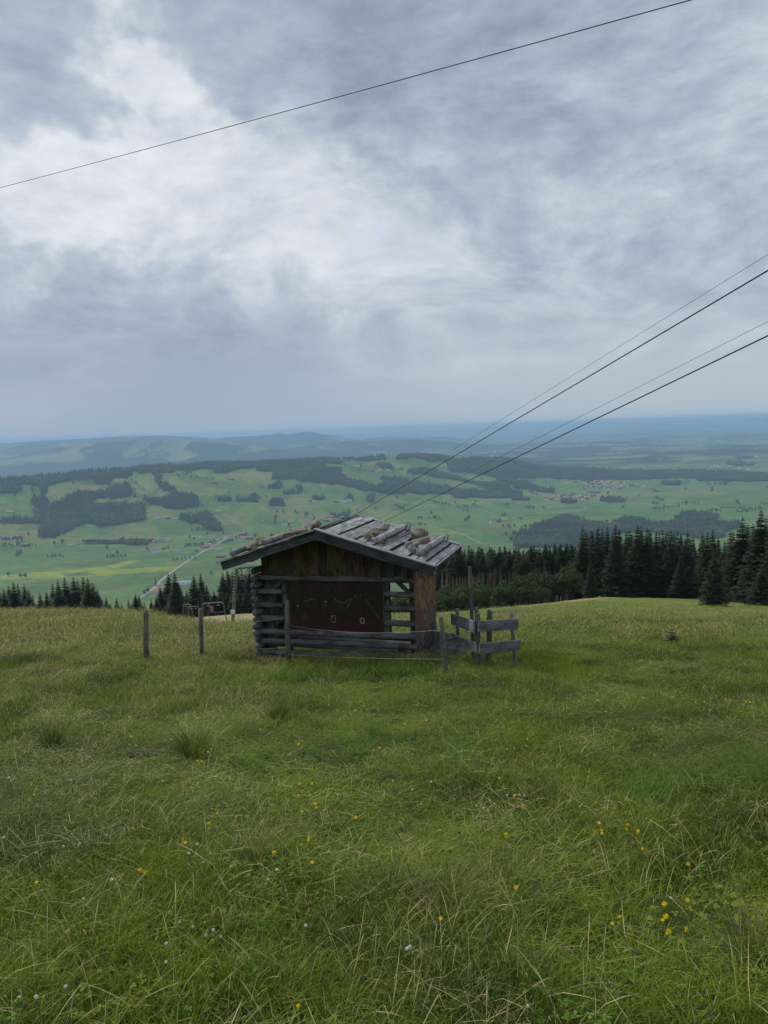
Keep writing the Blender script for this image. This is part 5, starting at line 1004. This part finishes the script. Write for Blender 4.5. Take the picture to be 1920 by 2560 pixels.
def dryness(x, y):
    a = x/np.maximum(y, 1); n = fbm(x*.45, y*.45, 3, 91); n2 = fbm(x*1.5, y*1.5, 2, 92)
    d = .12+.42*sstep(n, .46, .62)+.22*(n2-.5)*2
    d = d+.40*sstep(a, -.02, -.22)*sstep(y, 5.5, 10)*(1-.3*sstep(y, 34, 40))
    d = d+.22*np.exp(-((x+2.6)/1.0)**2-((y-14.4)/2.)**2)+.35*np.exp(-((x+.9)/2.2)**2-((y-13.6)/.55)**2)+.3*np.exp(-((y-19.5-(x-3)*.12)/1.2)**2)*sstep(x, 1.2, 2.5)*sstep(n2, .35, .6)
    d = d-.25*sstep(a, .05, .2)*sstep(y, 5, 9)*(1-sstep(y, 18, 24))-.35*np.exp(-((x-2.4)/.9)**2-((y-5.6)/.8)**2)-.2*np.exp(-((x+.2)/1.2)**2-((y-8)/3.5)**2)
    d = d-.14*(1-sstep(y, 4.5, 7.0))
    d = d-.3*np.exp(-((x+1.2)/1.6)**2-((y-11.8)/.8)**2)
    return d
GP, GR, GS, GK = [], [], [], []
def sow(y0, y1, dens, amax, fn):
    area = amax*((y1+1.5)**2-(y0+1.5)**2); n = int(area*dens); yy = np.sqrt(rng.uniform((y0+1.5)**2, (y1+1.5)**2, n))-1.5; xx = rng.uniform(-amax, amax, n)*(yy+1.5)
    hx, hy = hut_local(xx, yy); ok = ~((np.abs(hx) < 1.66) & (hy > -.22) & (hy < 1.55)); 
    if y1 > 30: ok &= (tanmask(xx, yy) < .25)
    xx, yy = xx[ok], yy[ok]; pk, sc_ = fn(xx, yy, len(xx)); z = ground(xx, yy)
    e_ = .3; gx = (ground(xx+e_, yy)-ground(xx-e_, yy))/(2*e_); gy = (ground(xx, yy+e_)-ground(xx, yy-e_))/(2*e_)
    GP.append(np.stack([xx, yy, z], -1)); GR.append(np.stack([np.arctan(gy), -np.arctan(gx), rng.uniform(0, 6.28, len(xx))], -1)); GS.append(sc_); GK.append(pk)
def near_mix(x, y, n):
    d = dryness(x, y); u = rng.random(n); l_ = .7*np.exp(-((x-2.5)/.75)**2-((y-5.5)/.6)**2)+.8*np.exp(-((x-.0)/1.3)**2-((y-11.9)/.7)**2)+.6*np.exp(-((x+.7)/.8)**2-((y-6.6)/.5)**2)
    tall = fbm(x*1.1, y*1.1, 3, 95)
    k = np.where(u < d-.12, 8+rng.integers(0, 4, n), np.where(u < d+.25+.35*sstep(tall, .5, .65), 5+rng.integers(0, 3, n), rng.integers(0, 5, n)))
    k = np.where(rng.random(n) < l_*1.1, 12+rng.integers(0, 2, n), k)
    s = rng.uniform(.75, 1.25, n)*(1+.012*np.maximum(y-6, 0)); hl = hut_local(x, y); nearhut = 1-.5*np.exp(-(hl[0]/2.2)**4-((hl[1]+.5)/.6)**2); return k, np.stack([s, s, nearhut*s*rng.uniform(.75, 1.15, n)*(.22+.95*sstep(tall, .32, .72))], -1)
def clovers(x, y, n): s = rng.uniform(.7, 1.2, n); return 14+rng.integers(0, 2, n), np.stack([s, s, s], -1)
def stalks(x, y, n): s = rng.uniform(.7, 1.15, n); k = np.where(rng.random(n) < .04, 16+rng.integers(0, 4, n), 25+rng.integers(0, 8, n)); s = s*np.where(y < 4.5, .62, .85)*(1+.03*np.maximum(y-6, 0)); return k, np.stack([s, s, s], -1)
def far_mix(x, y, n):
    d = dryness(x, y); k = np.where(rng.random(n) < (d-.12)*(1-.5*sstep(y, 45, 60)), 23+rng.integers(0, 2, n), 20+rng.integers(0, 3, n)); right = sstep(x/y, -.1, .05)
    s = rng.uniform(.7, 1.2, n)*(1+.010*(y-16)); return k, np.stack([s, s, s*rng.uniform(.45, .8, n)*(1-.35*right*sstep(y, 18, 26))], -1)
sow(1.5, 4.5, 30, .66, near_mix); sow(4.5, 8, 23, .64, near_mix); sow(8, 17, 14, .62, near_mix)
sow(1.5, 7, 2.2, .66, clovers); sow(1.5, 8, 4, .66, stalks); sow(8, 17, 6, .62, stalks); sow(17, 36, 2.5, .62, stalks)
sow(16, 30, 9, .62, far_mix); sow(30, 48, 5, .62, far_mix); sow(48, 110, .55, .6, far_mix)
# taller growth left unmown against the hut and round the posts
ex, ey = [], []
for k in range(150): lx = random.uniform(-2.0, 1.9); ly = -.32+random.gauss(0, .12); ex.append(HX0+lx*math.cos(HTH)+ly*math.sin(HTH)); ey.append(HY0-lx*math.sin(HTH)+ly*math.cos(HTH))
for k in range(60): lx = -1.95+random.gauss(0, .14); ly = random.uniform(-.4, 1.6); ex.append(HX0+lx*math.cos(HTH)+ly*math.sin(HTH)); ey.append(HY0-lx*math.sin(HTH)+ly*math.cos(HTH))
for tp_, bt_ in POSTS:
    for k in range(9): ex.append(bt_.x+random.gauss(0, .13)); ey.append(bt_.y+random.gauss(-.03, .10))
for bx_, by_ in ((1.32, 14.3), (1.53, 12.75), (1.72, 13.1), (2.11, 12.45), (1.25, 14.8), (.95, 13.7)):
    for k in range(8): ex.append(bx_+random.gauss(0, .18)); ey.append(by_+random.gauss(0, .14))
ex, ey = np.array(ex), np.array(ey); n_ = len(ex); GP.append(np.stack([ex, ey, ground(ex, ey)], -1)); GR.append(np.stack([np.full(n_, -.19), np.zeros(n_), rng.uniform(0, 6.28, n_)], -1)); s_ = rng.uniform(.6, .95, n_); GS.append(np.stack([s_, s_, s_*rng.uniform(1.0, 1.7, n_)], -1)); GK.append(np.where(rng.random(n_) < .5, 8+rng.integers(0, 4, n_), 5+rng.integers(0, 3, n_)))
GP, GR, GS, GK = map(np.concatenate, (GP, GR, GS, GK)); print('GRASS', len(GP))
gr = scatter('grass', GP, GR, GS, GK, KINDS); gr['label'] = 'green and straw-coloured meadow grass covering the slope'; gr['category'] = 'grass'

# ------------------------------------------------------------------ single tussocks and a seedling spruce
TU = [tuft('tussock', 400, [dict(n=230, rad=.10, h=(.16, .32), wd=(.0022, .0036), lean=.9, dry=.42, out=1.0), dict(n=60, rad=.1, h=(.2, .4), wd=(.002, .003), lean=.8, dry=.9, out=1.)], m_rush),
      tuft('tussock', 401, [dict(n=300, rad=.09, h=(.2, .36), wd=(.0028, .004), lean=.6, dry=.12, out=1.0)], m_rush), tuft('tussock', 402, [dict(n=280, rad=.16, h=(.08, .2), wd=(.0022, .0036), lean=1.1, dry=.35, out=1.)], m_rush)]
for px, py, k, s, lb in ((485, 1895, 1, 1.0, 'dark upright rush tussock left of the picture middle'), (1120, 2262, 0, .8, 'pale arching grass tussock in the near meadow'), (1262, 2240, 2, 1.1, 'low dark tussock beside the pale arching one'), (1885, 2395, 0, .8, 'brown grass tussock at the lower right edge'), (1290, 1752, 2, 1.0, 'small dry tussock below the plank fence'), (975, 2245, 2, .9, 'half-hidden brown tussock left of the pale one'), (590, 1830, 2, 1.2, 'dark tussock in the tall grass in front of the hut'), (310, 1790, 2, 1.4, 'broad dark tussock in the dry left slope'),
        (1565, 1700, 2, 1.1, 'dark grass clump on the right meadow near a white stone'), (1480, 1660, 2, .9, 'small dark grass clump on the right meadow'), (130, 1870, 1, .9, 'dark rush tussock at the left side'), (1400, 2010, 2, 1.0, 'flattened dark tussock near bare soil'), (1720, 1750, 2, .8, 'little tussock on the right slope'), (640, 2150, 0, .65, 'straw-coloured tussock with long stalks left of middle'), (1740, 1690, 2, .9, 'grass clump below the seedling spruce'), (700, 1800, 1, .8, 'upright rush tuft below the panel post')):
    p = gpix(px, py); tag(link('grass_tussock', TU[k], None, p, (R_(-8), 0, random.uniform(0, 6.28)), s), lb, 'grass tussock', 'grass tussocks standing out of the meadow')
p = gpix(1680, 1622); o = link('spruce_seedling', None, None, p, None, .032); link('trunk', SP['y'][0], o); link('crown', SP['y'][1], o); o.scale = (.062, .062, .05); tag(o, 'knee-high bushy spruce seedling on the right meadow', 'seedling')

# ------------------------------------------------------------------ flowers
m_yel = plain('yellow_petals', (.82, .62, .015), .6, .15, 30); m_whf = plain('white_clover_head', (.85, .85, .76), .7, .15, 60); m_pur = plain('purple_clover_head', (.22, .07, .20), .7, .2, 60); m_stem = plain('flower_stem', (.09, .13, .04), .7, .2, 20)
def head_disc(n=16, R=.0135):
    q = MB()
    for ring, (r1, zz, m_) in enumerate(((R, .004, n), (R*.75, .008, n-3), (R*.45, .011, n-6))):
        for i in range(m_):
            a = 6.283*(i+.5*ring)/m_; c_, s_2 = math.cos(a), math.sin(a); w_ = R*.16; q.add([(c_*.002, s_2*.002, zz-.004), (c_*r1*.6-s_2*w_, s_2*r1*.6+c_*w_, zz), (c_*r1, s_2*r1, zz+.001), (c_*r1*.6+s_2*w_, s_2*r1*.6-c_*w_, zz)], [(0, 1, 2, 3)])
    q.tube([(0, 0, -.009), (0, 0, .001)], [.003, .006], 7); return q
def head_ball(R=.0072):
    q = MB()
    for i in range(34):
        z = 1-2*(i+.5)/34; a = i*2.4; rr_ = math.sqrt(1-z*z); d_ = Vector((rr_*math.cos(a), rr_*math.sin(a), z*.9+.1)); t_ = d_.cross(Vector((0, 0, 1)) if abs(d_.z) < .9 else Vector((1, 0, 0))).normalized()*R*.22; u_ = d_.cross(t_).normalized()*R*.22
        q.add([d_*R*.3-t_, d_*R*.3+t_, d_*R*1.1+u_, d_*R*1.0-u_], [(0, 1, 2, 3)])
    return q
hm_y = head_disc().mesh('flower_head', m_yel); hm_w = head_ball().mesh('flower_head', m_whf); hm_p = head_ball(.009).mesh('flower_head', m_pur)
stm = {}
for h_ in (.07, .10, .14, .19): q = MB(); q.tube([(0, 0, -.02), (.006, .004, h_*.5), (0, 0, h_)], [.0018, .0015, .0013], 5); stm[h_] = q.mesh('stem', m_stem)
def flower(px, py, me, hs, label, group, name, sc_=1.0):
    h_ = random.choice(hs); v = ray(px, py); ys = np.geomspace(1.6, 60, 1600); d_ = ground(v[0]*ys, ys)+h_*.9-v[2]*ys; k = np.nonzero(d_ > 0)[0][0]; y = ys[k]
    o = link(name, None, None, (v[0]*y, y, gz(v[0]*y, y)), None, sc_*.9*(1+.015*y)); link('stem', stm[h_], o); link('flower_head', me, o, (0, 0, h_), (R_(random.uniform(-35, 10)), R_(random.uniform(-20, 20)), random.uniform(0, 6))); tag(o, label, 'flower', group)
q5 = lambda L: [(a/1.728, 1500+b_/1.728) for a, b_ in L]; q6 = lambda L: [(960+a/1.728, 1500+b_/1.728) for a, b_ in L]; q7 = lambda L: [(a/2.074, 2000+b_/2.074) for a, b_ in L]; q8 = lambda L: [(1000+a/1.803, 2000+b_/1.803) for a, b_ in L]
YEL = q5([(417, 530), (558, 510), (645, 560), (568, 604), (740, 604), (826, 366), (855, 512), (1533, 486), (1306, 600), (1290, 640), (1350, 742), (1350, 804), (1296, 800), (825, 823), (704, 776), (136, 812), (128, 858), (146, 844), (852, 700), (872, 700), (1125, 574), (1176, 912), (938, 922), (1020, 934), (1302, 910), (1366, 896), (1538, 948), (902, 978), (1332, 1025), (1288, 838), (580, 360), (1640, 650)])
YEL += q6([(90, 535), (184, 530), (318, 580), (620, 598), (498, 762), (565, 842), (600, 910), (928, 972), (942, 1002), (1053, 984), (1048, 992), (1098, 1004), (528, 1025), (918, 410), (920, 440), (960, 480), (1020, 444), (1120, 434), (1246, 432), (1346, 450), (1384, 452), (1476, 442), (1564, 450), (1645, 458), (1432, 420), (1280, 408), (840, 438), (82, 636), (1580, 452), (1060, 424)])
YEL += q7([(1126, 68), (1083, 136), (962, 240), (1412, 58), (1600, 192), (1422, 296), (1618, 325), (1562, 242), (190, 415), (726, 380), (748, 382), (880, 580), (1545, 1062), (688, 150), (1637, 38), (1565, 55)])
YEL += q8([(478, 168), (600, 264), (1072, 146), (910, 145), (1093, 204), (182, 520), (955, 534), (992, 528), (1192, 498), (1184, 518), (1199, 545), (1208, 620), (1290, 582), (1297, 294), (1294, 457), (523, 398)])
for px, py in YEL: flower(px, py, hm_y, (.10, .14, .19), 'small yellow flower on a thin stem', 'yellow meadow flowers', 'yellow_flower', random.uniform(.8, 1.1))
WHT = q7([(330, 262), (190, 290), (580, 438), (432, 516), (930, 628), (1000, 670), (1143, 710), (1068, 718), (860, 846), (1197, 346), (1055, 328), (340, 975), (190, 1050), (98, 1025), (1586, 668), (862, 755), (1390, 412), (1436, 383), (20, 215), (552, 186), (414, 236), (1105, 684), (1024, 258), (980, 300)])+q8([(32, 690), (46, 682), (575, 930), (1220, 452), (380, 50), (345, 42)])+q5([(40, 785), (48, 782), (306, 790), (590, 636), (632, 515), (356, 660), (1460, 855), (1574, 464), (1420, 465), (900, 676)])+q6([(532, 650), (564, 650), (586, 858), (605, 856), (532, 856), (430, 912), (160, 888), (38, 780), (204, 806), (1075, 556), (550, 484), (615, 636), (122, 830)])
for px, py in WHT: flower(px, py, hm_w, (.10, .14), 'white clover blossom low in the grass', 'white clover blossoms', 'white_clover', random.uniform(.9, 1.2))
for px, py in q7([(775, 666), (130, 1075)])+q8([(268, 152), (1364, 872), (1398, 966), (1068, 700), (10, 145), (138, 266)])+q6([(78, 1000), (326, 1010), (160, 724)]): flower(px, py, hm_p, (.07, .10), 'purple clover blossom low in the grass', 'purple clover blossoms', 'purple_clover')

# ------------------------------------------------------------------ bare soil and loose bits
m_soil = stonemat('bare_soil', (.075, .060, .045), (.135, .112, .085), (.045, .036, .028))
for px, py, sx, sy, lb in ((1560, 2320, .20, .10, 'dark patch of churned soil among yellow flowers'), (1600, 2335, .13, .08, 'smaller clod of soil beside the churned patch'), (1675, 2012, .16, .10, 'bare brown soil below the lush grass'), (1880, 2045, .20, .10, 'bare soil at the right edge'), (1545, 2180, .05, .04, 'grey clod in the near grass'), (380, 1885, .12, .07, 'brown soil clod in front of the left tussock'), (1470, 2465, .16, .08, 'brown bare spot near the bottom edge'), (1265, 2320, .09, .05, 'small dark hole of soil in the grass'), (752, 1884, .07, .04, 'small grey clod left of the path'), (610, 1975, .06, .04, 'brown clod in the left meadow')):
    p = gpix(px, py); me = stone_mesh(random.randrange(9999), .35, .2, 3); me.materials.append(m_soil); k = p.y/4.0; tag(link('soil_patch', me, None, p+Vector((0, 0, .008)), (R_(-11), 0, random.uniform(-.3, .3)), (sx*k*1.2, sy*k*1.4, .06*min(1.6, k))), lb, 'soil')
me = stone_mesh(99, .6); me.materials.append(m_st2); p = gpix(1602, 1658); tag(link('white_stone', me, None, p+Vector((0, 0, .03)), None, (.11, .08, .07)), 'flat white stone lying on the right meadow', 'stone')
p = gpix(1300, 1532, 30, 200); me = stone_mesh(98, .5); me.materials.append(m_soil); tag(link('brush_pile', me, None, p, None, (2.6, 1.2, .35)), 'low dark heap on the meadow behind the plank fence', 'heap')
p = unproj(1520, 1496, 150); p.z = gz(p.x, 150); me = stone_mesh(97, .8); me.materials.append(m_st2)
for px, py, y, s, lb in ((1500, 1497, 150, .35, 'tiny white stone on the meadow brow below the spruces'), (1270, 1507, 148, .45, 'pale stone at the brow before the thicket'), (1228, 1513, 146, .35, 'pale stone left of another at the brow'), (1218, 1520, 140, .3, 'small pale stone in the dry strip at the brow')):
    x = ray(px, py)[0]*y; tag(link('brow_stone', me, None, (x, y, gz(x, y)+.1), (0, 0, random.random()), s), lb, 'stone')

# ------------------------------------------------------------------ tell alike things apart by their place
def _ord(n): return '%d%s' % (n, 'th' if 10 < n % 100 < 14 else {1: 'st', 2: 'nd', 3: 'rd'}.get(n % 10, 'th'))
bpy.context.view_layer.update()
groups = {}
for o in list(COL.objects):
    if o.parent is None and 'label' in o.keys() and 'group' in o.keys(): groups.setdefault((o['group'], o['label']), []).append(o)
def px_of(o): p = np.array(o.matrix_world.translation); return proj(p[None])[0][0]
for (g, lb), L in groups.items():
    if len(L) < 2: continue
    bands = [('', L)]
    if len(L) > 40:
        if not any(k in g for k in ('flowers', 'blossoms', 'bare-trunked', 'leafy')): continue
        L = sorted(L, key=lambda o: o.matrix_world.translation.y); n = 3; c_ = [L[i*len(L)//n:(i+1)*len(L)//n] for i in range(n)]; bands = list(zip((', nearest third', ', middle third', ', farthest third') if 'bare' not in g else (', front row', ', middle row', ', back row'), c_))
    for nm, M_ in bands:
        for i, o in enumerate(sorted(M_, key=px_of)): o['label'] = '%s%s, %s from left' % (lb, nm, _ord(i+1))

# ------------------------------------------------------------------ the hazy air
mh = bpy.data.materials.new('haze_air'); mh.use_nodes = True; nh = mh.node_tree; nh.nodes.clear()
pv = nd(nh, 'ShaderNodeVolumePrincipled', None, Color=(.48, .71, 1.0, 1), Density=1/14500.0, Anisotropy=0.2)
for k in ('Density Attribute', 'Temperature Attribute', 'Color Attribute'):
    if k in pv.inputs: pv.inputs[k].default_value = ''
nh.links.new(pv.outputs[0], nh.nodes.new('ShaderNodeOutputMaterial').inputs['Volume'])
hb = MB(); hb.box((-52000, -160, -620), (52000, 44500, 60))
ho = link('haze', hb.mesh('haze', mh)); ho['kind'] = 'stuff'
